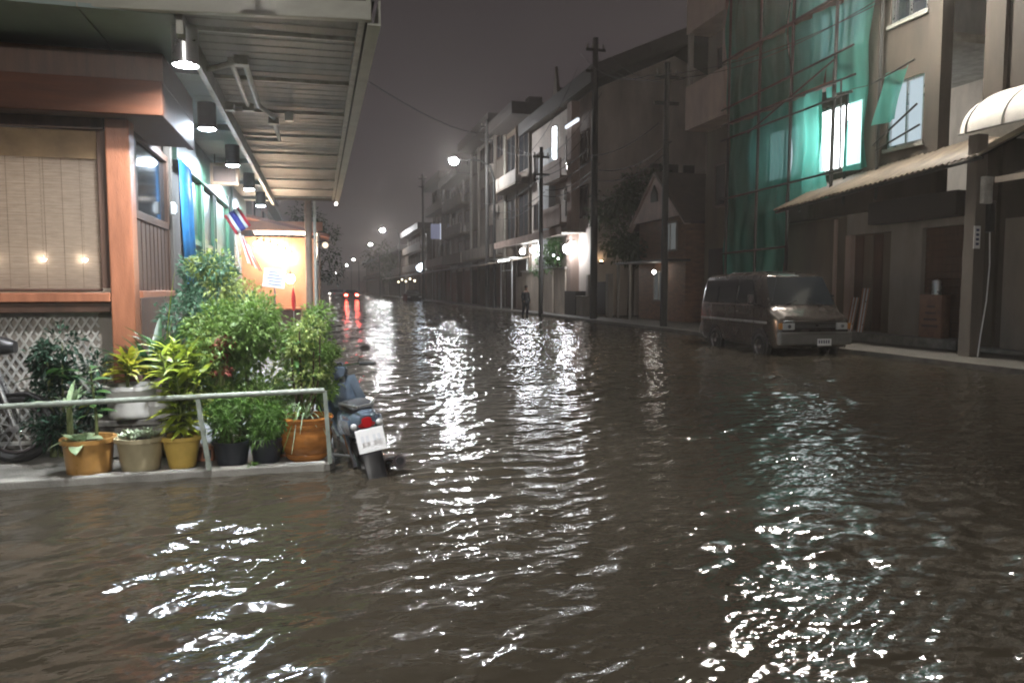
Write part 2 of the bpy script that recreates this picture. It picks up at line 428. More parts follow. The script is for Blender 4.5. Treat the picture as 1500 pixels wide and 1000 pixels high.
# downlights
DL = ["brightest nearest downlight, set above the end of the brown timber fascia", "largest black cylinder downlight, just right of the fascia corner", "second black cylinder downlight along the canopy soffit", "third black cylinder downlight, near the hanging sign", "farthest black cylinder downlight, in front of the warm lit stall"]
for i, (x, y) in enumerate([(-.98, 6.4), (-1.165, 8.92), (-1.165, 11.43), (-1.17, 14.1), (-1.17, 16.8)]):
    z0 = 3.20 if i else 3.19
    t = thing("downlight", DL[i], "lamp", (x, y, z0), "downlights under the canopy")
    g = MB(); g.lathe([(.085, .03), (.098, 0), (.098, .29), (.0001, .29)], (x, y, z0), 24, cap=False); g.build("housing", M_black if i else M_alu, t, smooth=True)
    g = MB(); g.lathe([(.07, .285), (.07, .30 if z0 > 3.1 else .3)], (x, y, z0), 16); g.build("mounting_plate", M_black, t)
    g = MB(); g.lathe([(.0005, -.014), (.045, -.010), (.072, -.002), (.083, .012)] if i else [(.0005, .034), (.060, .035)], (x, y, z0), 20, cap=False); g.build("lamp_face", (G_down if i == 1 else G_down2) if i else glow("nearest downlight face", (.9, .95, 1), L_DOWN * 1.9), t, smooth=True)
    if i == 0: MB().lathe([(.061, .036), (.072, .034), (.084, .030)], (x, y, z0), 24, cap=False).build("reflector", M_white, t, smooth=True)
# floodlight fixed to the front of the canopy fascia, shining down on the pavement corner
t = thing("floodlight", "floodlight on a short bracket on the near canopy fascia", "lamp", (-.45, 5.3, 3.5))
MB().beam((-.45, 6.0, 3.80), (-.45, 5.34, 3.66), .04, .04).build("bracket", M_black, t)
MB().box((-.45, 5.30, 3.60), (.24, .24, .06)).build("housing", M_black, t, bevel=.008)
for dx, dy, sx_, sy_ in ((-.115, 0, .01, .24), (.115, 0, .01, .24), (0, -.115, .22, .01), (0, .115, .22, .01)): MB().box((-.45 + dx, 5.30 + dy, 3.535), (sx_, sy_, .07)).build("visor", M_black, t)
MB().box((-.45, 5.30, 3.563), (.09, .09, .012)).build("lamp_face", glow("fascia floodlight face", (.97, .98, 1.0), L_FRONT), t)
# pipe run on the canopy underside
t = thing("drain_pipe", "pale grey pipe run with junction boxes fixed to the canopy underside", "pipe", (-.6, 8, 3.4))
for pts in ([(-.95, 7.4, 3.44), (-.62, 7.05, 3.44)], [(-.60, 7.0, 3.44), (-.60, 8.7, 3.44), (-.48, 9.2, 3.44), (-.48, 10.6, 3.44), (-.9, 10.6, 3.44)], [(-.72, 7.1, 3.46), (-.72, 8.8, 3.46), (-.95, 8.8, 3.46)]):
    g = MB(); g.tube(pts, .026, 8); g.build("pipe", M_pipe, t, smooth=True)
for p in ((-.62, 7.02, 3.43), (-.92, 8.8, 3.43), (-.72, 8.82, 3.44), (-.48, 9.35, 3.42)):
    g = MB(); g.box(p, (.12, .1, .08)); g.build("junction_box", M_pipe, t, bevel=.008)
g = MB(); g.lathe([(.05, 0), (.05, .1), (.0005, .1)], (-.3, 9.2, 3.40), 14); g.build("socket", M_white, t)
# hanging drip tube under the canopy
# small lamp at the far canopy corner
t = thing("corner_lamp", "tiny white lamp at the far outer corner of the canopy", "lamp", (.43, 18.2, 3.42))
MB().ball((.43, 18.22, 3.44), .035).build("bulb", G_small, t, smooth=True); MB().box((.43, 18.22, 3.50), (.05, .05, .05)).build("holder", M_black, t)

# timber shopfront
shop = thing("timber_shopfront", "reddish brown timber shopfront with a corner post and deep fascia", "shop", (-3.2, 7.6, .045))
FY = 7.2
g = MB(); g.b2((-6, 6.80, 2.88), (-1.23, 6.86, 3.16)); g.build("fascia_board", M_woodh, shop, bevel=.006)
g = MB(); g.b2((-6, 6.86, 3.16), (-1.23, 8.40, 3.40)); g.build("fascia_cap", M_wooddark, shop)
g = MB(); g.b2((-1.29, 6.862, 2.88), (-1.23, 8.40, 3.158)); g.build("fascia_return", M_wooddark, shop, bevel=.006)
g = MB(); g.b2((-6, 6.862, 2.90), (-1.292, 8.38, 2.94)); g.build("fascia_soffit", M_wooddark, shop)
g = MB(); g.b2((-6, 7.12, 2.80), (-1.76, 7.26, 2.898)); g.build("lintel", M_wooddark, shop, bevel=.006)
g = MB(); g.b2((-1.75, 7.10, .05), (-1.56, 7.30, 2.898)); g.build("corner_post", M_wood, shop, bevel=.012)
g = MB(); g.b2((-1.83, 7.16, 1.45), (-1.752, 7.28, 2.798)); g.build("window_jamb", M_wooddark, shop, bevel=.005)
g = MB(); g.b2((-6, 7.10, 1.33), (-1.752, 7.30, 1.41)); g.build("sill", M_wood, shop, bevel=.008)
g = MB(); g.b2((-6, 7.14, 1.24), (-1.752, 7.28, 1.328)); g.build("sill_apron", M_wooddark, shop, bevel=.006)
g = MB(); g.b2((-6, 7.30, .05), (-1.75, 7.36, 1.24)); g.build("lower_wall", M_plaster, shop)
g = MB(); g.b2((-6, 8.4, 1.2), (-1.80, 8.46, 3.4)); g.build("inner_wall", M_plaster_beige, shop)
g = MB(); g.b2((-1.60, 7.302, .05), (-1.552, 8.6, 1.36)); g.build("side_dado", M_wooddark, shop)
# metal lattice on the lower wall
lat = thing("lattice_screen", "grey diagonal metal lattice screen on the lower wall below the blind", "screen", (-3.6, 7.25, .1))
g = MB(); x0, x1, z0, z1 = -5.2, -1.9, .12, 1.235; st = .075
for sgn in (1, -1):
    c = x0 - (z1 - z0)
    while c < x1 + (z1 - z0):
        pts = []
        for z in (z0, z1):
            pts.append((c + (z - z0) * .62 * sgn + (0 if sgn > 0 else .0), z))
        (xa, za), (xb, zb) = pts
        # clip to the panel
        def cl(xa, za, xb, zb):
            t0, t1 = 0, 1; dx = xb - xa
            for lim, s in ((x0, 1), (x1, -1)):
                f0 = (xa - lim) * s; f1 = (xb - lim) * s
                if f0 < 0 and f1 < 0: return None
                if f0 < 0: t0 = max(t0, f0 / (f0 - f1))
                elif f1 < 0: t1 = min(t1, f0 / (f0 - f1))
            return (xa + dx * t0, za + (zb - za) * t0, xa + dx * t1, za + (zb - za) * t1) if t0 < t1 else None
        r_ = cl(xa, za, xb, zb)
        if r_: g.beam((r_[0], 7.285 - .006 * sgn, r_[1]), (r_[2], 7.285 - .006 * sgn, r_[3]), .008, .018)
        c += st
g.build("lattice", M_lattice, lat)
g = MB(); g.b2((-5.2, 7.262, 1.2), (-1.9, 7.276, 1.238)); g.b2((-5.2, 7.262, .08), (-1.9, 7.276, .115)); g.build("frame", M_lattice, lat)
# bamboo blind
bl = thing("bamboo_blind", "tan woven bamboo roller blind hung in the timber window, lit from inside", "blind", (-3.4, 7.2, 1.42))
g = MB(); z = 1.44
while z < 2.78:
    zz = z + random.uniform(-.0012, .0012); g.add([(-6, 7.2, zz), (-1.835, 7.2, zz), (-1.835, 7.2, zz + .0113), (-6, 7.2, zz + .0113)], [(0, 1, 2, 3)]); z += .0128
g.build("slats", M_bamboo, bl)
g = MB()
for i in range(30): g.tube([(-5.9 + i * .14, 7.194, 1.44), (-5.9 + i * .14, 7.194, 2.79)], .0013, 4)
g.build("binding_cords", M_wooddark, bl)
g = MB(); g.tube([(-6, 7.2, 1.435), (-1.835, 7.2, 1.435)], .012, 8); g.build("bottom_rod", M_wooddark, bl)
g = MB(); g.b2((-6, 7.175, 2.56), (-1.836, 7.182, 2.797)); g.build("valance", M_valance, bl)
for lab, x in (("small glowing bulb behind the blind, nearest the corner post", -1.98), ("small glowing bulb behind the blind, middle one of three", -2.30), ("small glowing bulb behind the blind, at the left picture edge", -2.66)):
    t = thing("bulb", lab, "bulb", (x, 7.27, 1.72), "bulbs behind the blind")
    MB().ball((x, 7.245, 1.70), .022).build("globe", G_bulb, t, smooth=True); MB().tube([(x, 7.245, 1.72), (x, 7.245, 2.86)], .005, 6).build("cord", M_wire, t)
# inner room lamp above the blind
t = thing("room_lamp", "warm ceiling lamp inside the shop behind the blind", "lamp", (-3, 7.9, 2.6))
MB().box((-3.0, 7.9, 2.7), (1.2, .14, .03)).build("diffuser", glow("room lamp", (1, .90, .80), 16), t); MB().box((-3.0, 7.9, 2.73), (1.3, .2, .028)).build("housing", M_white, t)

# side of the building facing the street
sb = thing("shop_building", "low shop building with timber side window and green doors under the canopy", "building", (-4, 13, .045))
SX = -1.66
g = MB(); g.b2((-6, 8.48, .05), (SX - .05, 18.2, 3.47)); g.build("wall", M_plaster_brown, sb)
# side window, wooden slats below, dark glass above
wf = MB(); wf.b2((SX - .03, 7.62, 2.10), (SX + .03, 9.22, 2.18)); wf.b2((SX - .03, 7.62, 2.86), (SX + .03, 9.22, 2.93)); wf.b2((SX - .03, 9.14, 1.40), (SX + .03, 9.22, 2.86)); wf.b2((SX - .03, 7.62, 2.18), (SX + .03, 7.70, 2.86))
wfo = wf.build("window_frame", M_wooddark, sb, bevel=.005)
MB().b2((SX - .02, 7.70, 2.18), (SX - .01, 9.14, 2.86)).build("pane", M_glass, wfo)
for i in range(8):
    MB().b2((SX - .015, 7.66 + i * .185, 1.43), (SX + .02, 7.66 + i * .185 + .15, 2.095)).build("slat", M_wooddark, sb, bevel=.004)
MB().b2((SX - .02, 7.62, 1.36), (SX + .06, 9.25, 1.425)).build("side_sill", M_wood, sb, bevel=.006)
MB().b2((SX - .06, 8.49, .06), (SX, 9.3, 1.355)).build("side_panel", M_wooddark, sb)
MB().b2((SX - .02, 9.25, .06), (SX + .05, 9.36, 3.4)).build("side_post", M_plaster_grey, sb)
MB().b2((SX - .06, 9.5, 2.95), (SX + .08, 18.1, 3.42)).build("door_header", M_greend, sb)
# doors
for k, (a, b) in enumerate([(10.55, 11.6), (11.72, 12.9), (13.1, 14.9)]):
    d = MB().b2((SX - .04, a + .06, .1), (SX + .0, b - .06, 2.92)).build("door", M_green, sb)
    fr = MB(); fr.b2((SX - .02, a, .06), (SX + .05, a + .058, 2.945)); fr.b2((SX - .02, b - .058, .06), (SX + .05, b, 2.945)); fr.b2((SX - .02, a + .06, 2.05), (SX + .03, b - .06, 2.12)); fr.build("frame", M_greenl, d)
    MB().b2((SX + .001, a + .2, 2.2), (SX + .006, b - .2, 2.85)).build("upper_panel", M_greend, d)
MB().b2((SX - .02, 15.0, .06), (SX + .12, 15.25, 3.4)).build("pilaster", M_greend, sb)
# blue curtain
t = thing("curtain", "narrow blue canvas curtain tied back beside the timber window", "curtain", (-1.58, 9.8, .5))
g = MB(); n = 14; vs = []; fs = []
for i in range(n + 1):
    yy = 9.42 + i * .05; xx = -1.55 + .03 * math.sin(i * 1.9)
    for z in (1.5, 2.2, 2.94): vs.append((xx + (.02 if z < 2 else 0), yy + (2.94 - z) * .12, z))
for i in range(n):
    for j in range(2): fs.append((i * 3 + j, i * 3 + 3 + j, i * 3 + 4 + j, i * 3 + 1 + j))
g.add(vs, fs); o = g.build("cloth", M_blue, t, smooth=True); o.modifiers.new("s", 'SOLIDIFY').thickness = .004
MB().tube([(-1.55, 9.36, 2.95), (-1.55, 10.3, 2.95)], .012, 8).build("rod", M_alu, t)
# hanging sign
t = thing("hanging_sign", "brown carved wooden sign board hung under the soffit past the second downlight", "sign", (-1.4, 12.2, 2.95))
g = MB(); g.box((-1.36, 12.2, 3.18), (.42, .06, .34)); g.build("board", M_signbrown, t, bevel=.02)
g = MB(); g.box((-1.36, 12.16, 3.18), (.32, .02, .22)); g.build("carving", M_wooddark, t, bevel=.006)
g = MB(); g.tube([(-1.5, 12.2, 3.35), (-1.5, 12.2, 3.48)], .008, 6); g.tube([(-1.22, 12.2, 3.35), (-1.22, 12.2, 3.48)], .008, 6); g.build("hanger", M_wire, t)
# flag
t = thing("flag", "small red white and blue striped flag leaning out over the pavement", "flag", (-1.3, 13.5, 1.75))
pole_a = Vector((-1.30, 13.6, 1.75)); pole_b = Vector((-1.46, 13.42, 2.98))
MB().tube([pole_a, pole_b], .012, 8).build("pole", M_white, t)
MB().ball(pole_b, .02).build("finial", M_white, t)
dirp = (pole_b - pole_a).normalized()
top = pole_b - dirp * .04
wv = [(0, 1, M_flag_r), (1, 2, M_flag_w), (2, 4, M_flag_b), (4, 5, M_flag_w), (5, 6, M_flag_r)]
out_d = Vector((.80, -.15, -.52)).normalized(); dn = Vector((-.42, .0, -.90)).normalized()
for a, b, m in wv:
    g = MB(); vs = []; fs = []
    for i in range(9):
        for q in (a, b):
            p = Vector((-1.53, 14.98, 2.93)) + dn * (i / 8 * .46) + Vector((.86, 0, -.30)) * 0 + Vector((.068 * q, 0, .034 * q)) + Vector((0, .03 * math.sin(i * .9), 0))
            vs.append(p)
    for i in range(8): fs.append((2 * i, 2 * i + 1, 2 * i + 3, 2 * i + 2))
    # hangs from a slanted pole: stripes run down the fly
    vs2 = []
    for i in range(9):
        for q in (a, b):
            u = i / 8
            p = Vector((-1.53, 13.40, 2.66)) + Vector((.040 * q, 0, .028 * q)) + Vector((.19 * u, .025 * math.sin(i * .9), -.31 * u))
            vs2.append(p)
    g.add(vs2, fs); o = g.build("stripe", m, t, smooth=True); o.modifiers.new("s", 'SOLIDIFY').thickness = .003
# bundled small flags / streamers behind it
for k, (y, l) in enumerate([(15.9, "red and white"), (16.5, "red and silver")]):
    t = thing("festoon", f"{l} festoon of hanging strips on the wall, {'nearer' if k == 0 else 'farther'} one behind the flag", "decoration", (-1.5, y, 1.8), "festoons behind the flag")
    for j in range(4):
        MB().beam((-1.52 + .05 * j, y, 2.55 - .1 * j), (-1.36 + .07 * j, y - .1, 1.95 - .05 * j), .03, .008).build("strip", M_flag_r if j % 2 else M_white, t)
# wall fan / cable box
t = thing("wall_lamp", "small white wall lamp beside the timber side window", "lamp", (-1.6, 9.1, 2.3))
MB().box((-1.585, 9.18, 2.35), (.05, .05, .14)).build("body", M_white, t, bevel=.01); MB().box((-1.552, 9.18, 2.35), (.012, .03, .08)).build("lens", glow("tiny", (.8, .9, 1), 2), t)

# ---------------------------------------------------------------- warm lit stall beyond the canopy
st = thing("food_stall", "warm lit food stall with a red brown roof past the canopy end", "stall", (-1.1, 20.6, .045))
MB().b2((-1.9, 20.02, .05), (-.12, 20.1, 2.75)).build("back_wall", mat("orange brown board", (.30, .15, .08), .6, .3, 3), st)
MB().b2((-3.0, 18.9, .05), (-1.9, 22.5, 3.3)).build("side_wall", mat("red brown board", (.30, .13, .075), .6, .3, 3), st)
rf = MB(); rf.prism([(-3.2, 3.62), (-3.2, 3.55), (.28, 2.72), (.28, 2.80)], 'y', 19.3, 23); rf.build("roof", mat("red brown roof sheet", (.16, .06, .04), .5, .35, 3), st)
MB().b2((-1.9, 19.32, 2.88), (.12, 19.37, 3.1)).build("roof_fascia", mat("rust board", (.33, .15, .09), .6, .3, 3), st)
MB().b2((-1.7, 19.42, .9), (-.4, 19.98, .96)).build("counter", M_wood, st, bevel=.01)
MB().b2((-1.65, 19.5, .05), (-.45, 19.95, .9)).build("counter_front", M_wooddark, st)
for x in (.02, ): MB().tube([(x, 19.5, .05), (x, 19.5, 2.78)], .03, 8).build("post", M_wooddark, st)
for i, (x, z, r, lab) in enumerate(((-1.48, 2.56, .07, "warm bulb at the left end of the stall's slanting row"), (-1.33, 2.52, .085, "second warm bulb from the left in the stall's row"), (-1.17, 2.46, .10, "large warm bulb left of the middle of the stall's row"), (-1.00, 2.38, .115, "largest warm bulb in the middle of the stall's row"), (-.82, 2.30, .11, "large warm bulb right of the middle of the stall's row"), (-.66, 2.24, .08, "warm bulb at the right end of the stall's slanting row"), (-.69, 1.68, .11, "warm round bulb low beside the white board"))):
    t = thing("stall_lamp", lab, "lamp", (x, 19.78, z - r), "warm lamps of the stall"); y = 19.78 if i < 6 else 19.3
    MB().ball((x, y, z), r).build("globe", G_warm, t, smooth=True); MB().lathe([(.03, r * .9), (.03, r + .08), (.0005, r + .08)], (x, y, z), 10).build("holder", M_black, t); MB().tube([(x, y, z + r + .07), (x, y, 2.74)], .006, 6).build("cord", M_wire, t)
t = thing("strip_lamp", "long warm strip lamp fixed along the stall roof fascia", "lamp", (-1, 19.3, 2.8))
MB().box((-.85, 19.27, 2.80), (1.3, .05, .05)).build("tube", G_warmtube, t); MB().box((-.85, 19.295, 2.845), (1.4, .07, .035)).build("housing", M_white, t)
t = thing("sign_board", "white sign board with dark writing standing at the warm stall", "sign", (-1.0, 18.6, .9))
MB().box((-1.02, 18.5, 1.68), (.50, .03, .44), (0, .12, 0)).build("board", M_white, t, bevel=.01)
for k in range(5): MB().box((-1.02 + random.uniform(-.04, .04), 18.48, 1.83 - k * .075), (random.uniform(.2, .36), .006, .022), (0, .12, 0)).build("writing_line", M_platemark, t)
MB().tube([(-1.02, 18.52, .05), (-1.02, 18.52, 1.5)], .02, 8).build("leg", M_alu, t)
t = thing("red_umbrella", "folded red umbrella standing below the warm stall bulb", "umbrella", (-.55, 18.7, .05))
MB().lathe([(.02, .85), (.045, .95), (.05, 1.15), (.015, 1.4)], (-.6, 18.7, .05), 10).build("canopy", M_red, t, smooth=True); MB().tube([(-.6, 18.7, .05), (-.6, 18.7, 1.62)], .012, 6).build("shaft", M_alu, t)
# round pole at the end of the canopy
t = thing("concrete_pole", "weathered round concrete pole with pipes just past the canopy end", "pole", (-.12, 18.8, .045))
MB().tube([(-.22, 18.8, .05), (-.22, 18.8, 3.75)], .085, 16).build("shaft", M_polebrown, t, smooth=True)
MB().tube([(-.07, 18.72, .05), (-.07, 18.72, 3.6)], .035, 8).build("conduit", M_pipe, t, smooth=True)
MB().tube([(-.06, 18.86, .05), (.0, 18.86, 2.8)], .03, 8).build("conduit", M_alu, t, smooth=True)
t = thing("bracket_lamp", "small round lamp on a bracket right of the concrete pole", "lamp", (.2, 18.9, 2.4))
MB().ball((.17, 18.8, 2.50), .075).build("globe", glow("bracket", (1, .8, .62), 1.6), t, smooth=True); MB().tube([(-.1, 18.8, 2.55), (.17, 18.8, 2.6)], .012, 6).build("arm", M_black, t)

# ================================================================== RAIL, POTS, PLANTS
t = thing("railing", "low pale green painted pipe railing in front of the potted plants", "railing", (-1.6, 5.99, .06))
MB().tube([(-5, 5.99, .60), (-2.3, 5.99, .605), (.03, 5.99, .645)], .021, 10).build("top_rail", M_rail, t, smooth=True)
MB().beam((-.835, 5.985, .06), (-.905, 5.99, .612), .032, .032).build("post", M_rail, t)
MB().beam((.062, 5.985, .06), (.03, 5.99, .64), .032, .032).build("post", M_rail, t)
MB().beam((-3.6, 5.985, .06), (-3.62, 5.99, .60), .032, .032).build("post", M_rail, t)

def leaf(L, Wd, m, curl=.5, n=5, name="leaf", fold=.12, wav=0):
    g = MB(); vs = []
    for i in range(n + 1):
        u = i / n; w = Wd * (math.sin(math.pi * min(1, u * .92 + .08)) ** .8) * .5 + .0006
        yy = L * (u - .10 * curl * u * u); zz = -curl * L * u * u * .55 + math.sin(u * 9) * wav
        vs += [(-w, yy, zz + fold * w), (0, yy, zz), (w, yy, zz + fold * w)]
    fs = []
    for i in range(n):
        for j in range(2): fs.append((3 * i + j, 3 * i + j + 1, 3 * i + j + 4, 3 * i + j + 3))
    g.add(vs, fs); return meshdata(g, name, m, smooth=True)
def put_leaf(me, parent, p, az, el, roll=0, s=1.0):
    o = bpy.data.objects.new("leaf", me); COL.objects.link(o); o.parent = parent; gq = ORG[parent.name]
    o.location = (p[0] - gq[0], p[1] - gq[1], p[2] - gq[2])
    M = Matrix.Rotation(az, 3, 'Z') @ Matrix.Rotation(el, 3, 'X') @ Matrix.Rotation(roll, 3, 'Y')
    o.rotation_euler = M.to_euler(); o.scale = (s, s, s); return o
def leafcloud(name, parent, pts_dirs, m, L, Wd, kind="stuff", seed=1, parent_local=True):
    """many small folded leaves joined into one mesh"""
    q = np.random.default_rng(seed); V = []; F = []
    P = np.array([p for p, d in pts_dirs]); D = np.array([d for p, d in pts_dirs])
    n = len(P)
    D = D + q.normal(0, .35, D.shape); D /= np.linalg.norm(D, axis=1, keepdims=True)
    up = q.normal(0, .45, (n, 3)) + np.array([0, 0, 1.0])
    S = np.cross(D, up); S /= np.linalg.norm(S, axis=1, keepdims=True) + 1e-9
    N = np.cross(S, D)
    l = L * q.uniform(.6, 1.25, (n, 1)); w = Wd * q.uniform(.7, 1.2, (n, 1))
    a = P; b = P + D * l * .5 + S * w * .5 + N * w * .12; c = P + D * l - np.array([0, 0, 1]) * l * .25; d = P + D * l * .5 - S * w * .5 + N * w * .12; e = P + D * l * .52
    V = np.stack([a, b, c, d, e], 1).reshape(-1, 3)
    o = np.arange(n)[:, None] * 5
    F = np.concatenate([o + np.array([[0, 1, 4]]), o + np.array([[1, 2, 4]]), o + np.array([[2, 3, 4]]), o + np.array([[3, 0, 4]])], 0)
    gq = np.array(ORG[parent.name]) if parent else np.zeros(3)
    me = bpy.data.meshes.new(name); me.from_pydata((V - gq).tolist(), [], F.tolist()); me.update(); me.materials.append(m)
    ob = bpy.data.objects.new(name, me); COL.objects.link(ob)
    if parent: ob.parent = parent
    ob['kind'] = kind
    return ob
def pot(name, label, x, y, z, r0, r1, h, m, rim=.02, soil=True, group=None):
    t = thing(name, label, "plant pot", (x, y, z), group)
    prof = [(r0 * .96, 0), (r0, .01)] + [(r0 + (r1 - r0) * k / 6, h * k / 6 * .86 + .01) for k in range(1, 7)] + [(r1 + rim, h * .88), (r1 + rim, h), (r1 - .008, h), (r1 - .02, h - .05)]
    MB().lathe(prof, (x, y, z), 32, cap=False).build("body", m, t, smooth=True)
    MB().lathe([(.0005, h - .035), (r1 * .6, h - .03), (r1 - .006, h - .045)], (x, y, z), 20, cap=False).build("soil", M_soil, t)
    return t
PZ = .05
pot("plant_pot", "round ochre glazed pot at the left end of the row by the water", -1.72, 6.2, PZ, .155, .175, .27, M_pot_och)
pot("plant_pot", "olive beige round pot second from the left, with pale succulents", -1.36, 6.2, PZ, .135, .165, .26, M_pot_olive)
pot("plant_pot", "yellow tapered plastic pot under the yellow green shrub", -1.065, 6.22, PZ, .10, .14, .25, M_pot_yel)
pot("plant_pot", "black plastic pot beside the leaning rail post, wider of two", -.695, 6.22, PZ, .115, .14, .19, M_pot_blk, .012)
pot("plant_pot", "black plastic pot next to the big orange brown pot", -.435, 6.22, PZ, .10, .13, .20, M_pot_blk, .012)
# big glazed pot with throwing bands
t = thing("plant_pot", "large orange brown glazed pot with banded rim at the pavement corner", "plant pot", (-.12, 6.25, PZ))
prof = [(.14, 0), (.165, .02), (.175, .045), (.17, .06), (.185, .075), (.205, .15), (.212, .22), (.205, .26), (.217, .275), (.217, .30), (.205, .31), (.212, .325), (.222, .345), (.21, .36), (.19, .355), (.18, .31)]
MB().lathe(prof, (-.12, 6.25, PZ), 40, cap=False).build("body", M_pot_terra, t, smooth=True)
MB().lathe([(.0005, .32), (.185, .315)], (-.12, 6.25, PZ), 20, cap=False).build("soil", M_soil, t)
# raised white pots on a stand of blocks
t = thing("plant_stand", "low stand of stacked grey blocks carrying the white pot", "stand", (-1.55, 6.75, PZ))
for i in range(2):
    for j in range(2):
        MB().box((-1.64 + .24 * j, 6.78, PZ + .07 + i * .135), (.232, .3, .128)).build("block", M_conc, t, bevel=.01)
MB().box((-1.53, 6.76, PZ + .30), (.5, .36, .05)).build("slab", M_wetconc, t, bevel=.008)
pot("plant_pot", "wide white plastic pot raised on blocks behind the railing", -1.53, 6.72, PZ + .33, .17, .19, .27, M_pot_white)
pot("plant_pot", "white bucket shaped pot half hidden behind the yellow green shrub", -1.27, 6.75, PZ, .10, .15, .48, M_pot_white)
for x, y, z, n_ in ((-.95, 6.42, .05, "terracotta block lying behind the leaning rail post"), (-.28, 6.42, .05, "terracotta block lying behind the black pots")):
    t = thing("brick", n_, "brick", (x, y, z), "loose terracotta blocks"); MB().box((x, y, z + .06), (.2, .14, .12)).build("body", M_brickc, t, bevel=.006)
    for k in range(2): MB().box((x - .05 + .1 * k, y - .071, z + .06), (.06, .006, .07)).build("hollow", M_dark, t)

# -- croton in the white pot
def croton(label, x, y, z, h, L, Wd, m, n, seed, spread=.25, stems=3, lo=.35):
    q = random.Random(seed); t = thing("croton_plant", label, "plant", (x, y, z))
    me = [leaf(L, Wd, m, .45), leaf(L * .8, Wd * .85, m, .2), leaf(L * 1.1, Wd * .8, m, .8)]
    hs = []
    for k in range(stems):
        a = q.uniform(0, 6.28); e = Vector((math.cos(a) * spread * q.uniform(.1, .6), math.sin(a) * spread * q.uniform(.1, .6), h * q.uniform(.7, 1)))
        b = Vector((x, y, z)); MB().tube([b, b + e * .5 + Vector((0, 0, .02)), b + e], [.009, .008, .006], 6).build("stem", M_stem, t); hs.append((b, e))
    for i in range(n):
        b, e = hs[i % stems]; u = q.uniform(lo, 1.0); az = q.uniform(0, 6.28)
        put_leaf(me[i % 3], t, b + e * u, az, q.uniform(-.1, .9) * u + .15, q.uniform(-.5, .5), q.uniform(.7, 1.15))
    return t
croton("yellow croton with narrow drooping leaves in the raised white pot", -1.55, 6.70, .60, .30, .22, .05, M_lf_yel, 70, 3, .25, 4)
# -- tall yellow green shrub in the yellow pot
t = croton("tall yellow green croton shrub growing from the yellow pot", -1.06, 6.22, .27, .70, .21, .042, M_lf_ygreen, 298, 5, .34, 10, .08)
croton("bright fern like tuft hanging over the white bucket pot", -1.22, 6.6, .52, .55, .20, .034, M_lf_ygreen, 110, 15, .28, 5)
# -- pale leafed plant in ochre pot
t = thing("caladium_plant", "pale variegated plant with broad leaves in the ochre pot", "plant", (-1.75, 6.15, .3))
pl = leaf(.2, .11, M_lf_pale, .7); pl2 = leaf(.15, .08, M_lf_pale, .4)
for k, (az, el, s) in enumerate([(.6, .5, 1), (1.3, .1, 1), (2.2, .4, .9), (2.9, .0, 1), (1.9, -.1, .9), (-.7, .6, .8), (2.6, .7, 1.1), (-2.4, .5, .8)]):
    put_leaf(pl if k % 2 else pl2, t, (-1.79 + .01 * k, 6.12, .31), az + .3, el, .2, s)
MB().tube([(-1.66, 6.2, .28), (-1.66, 6.2, .50), (-1.69, 6.2, .86)], [.014, .011, .006], 7).build("stem", M_stem, t)
pm_ = leaf(.17, .07, M_lf_mid, .8); py_ = leaf(.17, .08, M_lf_yel, .9)
for k in range(14): put_leaf(py_ if k == 3 else pm_ if k % 3 else pl2, t, (-1.665 - .02 * (k / 14), 6.2, .45 + .03 * k), 2.4 * k, .4, .2, .9)
# -- succulents in the olive pot
t = thing("succulent_plant", "pale mint rosettes of small succulents filling the olive beige pot", "plant", (-1.36, 6.2, .3))
sl = leaf(.055, .03, mat("mint leaf", (.50, .60, .42), .4, .3, 14), -.4, 3)
for k in range(16):
    a = k * 2.4; r_ = .14 * math.sqrt((k + .5) / 16); c = (-1.36 + r_ * math.cos(a), 6.2 + r_ * math.sin(a), .295 + random.uniform(0, .03))
    for j in range(7): put_leaf(sl, t, c, j * .9 + k, .55, 0, random.uniform(.8, 1.2))
# -- dense ferny bush
def bush(name, label, x, y, zb, zt, rx, ry, m, n, L, Wd, seed, stems=7, m2=None, cat="plant", clumps=26):
    q = random.Random(seed); t = thing(name, label, cat, (x, y, zb)); pts = []; pts2 = []
    cl = []
    for k in range(clumps):
        u = q.uniform(.06, 1.0); a = q.uniform(0, 6.28); rr = math.sqrt(q.uniform(.05, 1)) * (math.sin(math.pi * min(1, .18 + u * .74)) ** .7)
        cl.append((Vector((x + rx * rr * math.cos(a), y + ry * rr * math.sin(a), zb + (zt - zb) * u)), q.uniform(.09, .19) * (rx / .5) ** .5))
    for k in range(stems):
        a = cl[k % len(cl)][0]; b = Vector((x + q.uniform(-.1, .1), y + q.uniform(-.08, .08), zb - .1))
        MB().tube([b, b.lerp(a, .5) + Vector((0, 0, .05)), a], [.013, .009, .004], 6).build("stem", M_stem, t)
    for i in range(n):
        c, r_ = cl[i % len(cl)]; d = Vector((q.gauss(0, 1), q.gauss(0, 1), q.gauss(0, .8))).normalized()
        p = c + d * r_ * (q.uniform(.2, 1) ** .5) * (1 if q.random() < .93 else 1.5)
        dd = (d + Vector((0, 0, .15)) + Vector((0, -.2, 0))).normalized()
        (pts2 if (m2 and (i % len(cl)) % 4 == 0) else pts).append((tuple(p), tuple(dd)))
    leafcloud("foliage", t, pts, m, L, Wd, seed=seed)
    if pts2: leafcloud("pale_foliage", t, pts2, m2, L, Wd, seed=seed + 1)
    return t
M_lf_fern = mat("fern green leaf", (.17, .29, .065), .4, .5, 7, transl=.35)
M_lf_fern2 = mat("pale fern leaf", (.34, .44, .12), .4, .45, 7, transl=.3)
bush("aralia_bush", "big dense ferny green bush behind the railing and black pots", -.62, 6.75, .28, 1.34, .58, .40, M_lf_fern, 15000, .062, .024, 21, 9, M_lf_fern2, clumps=44)
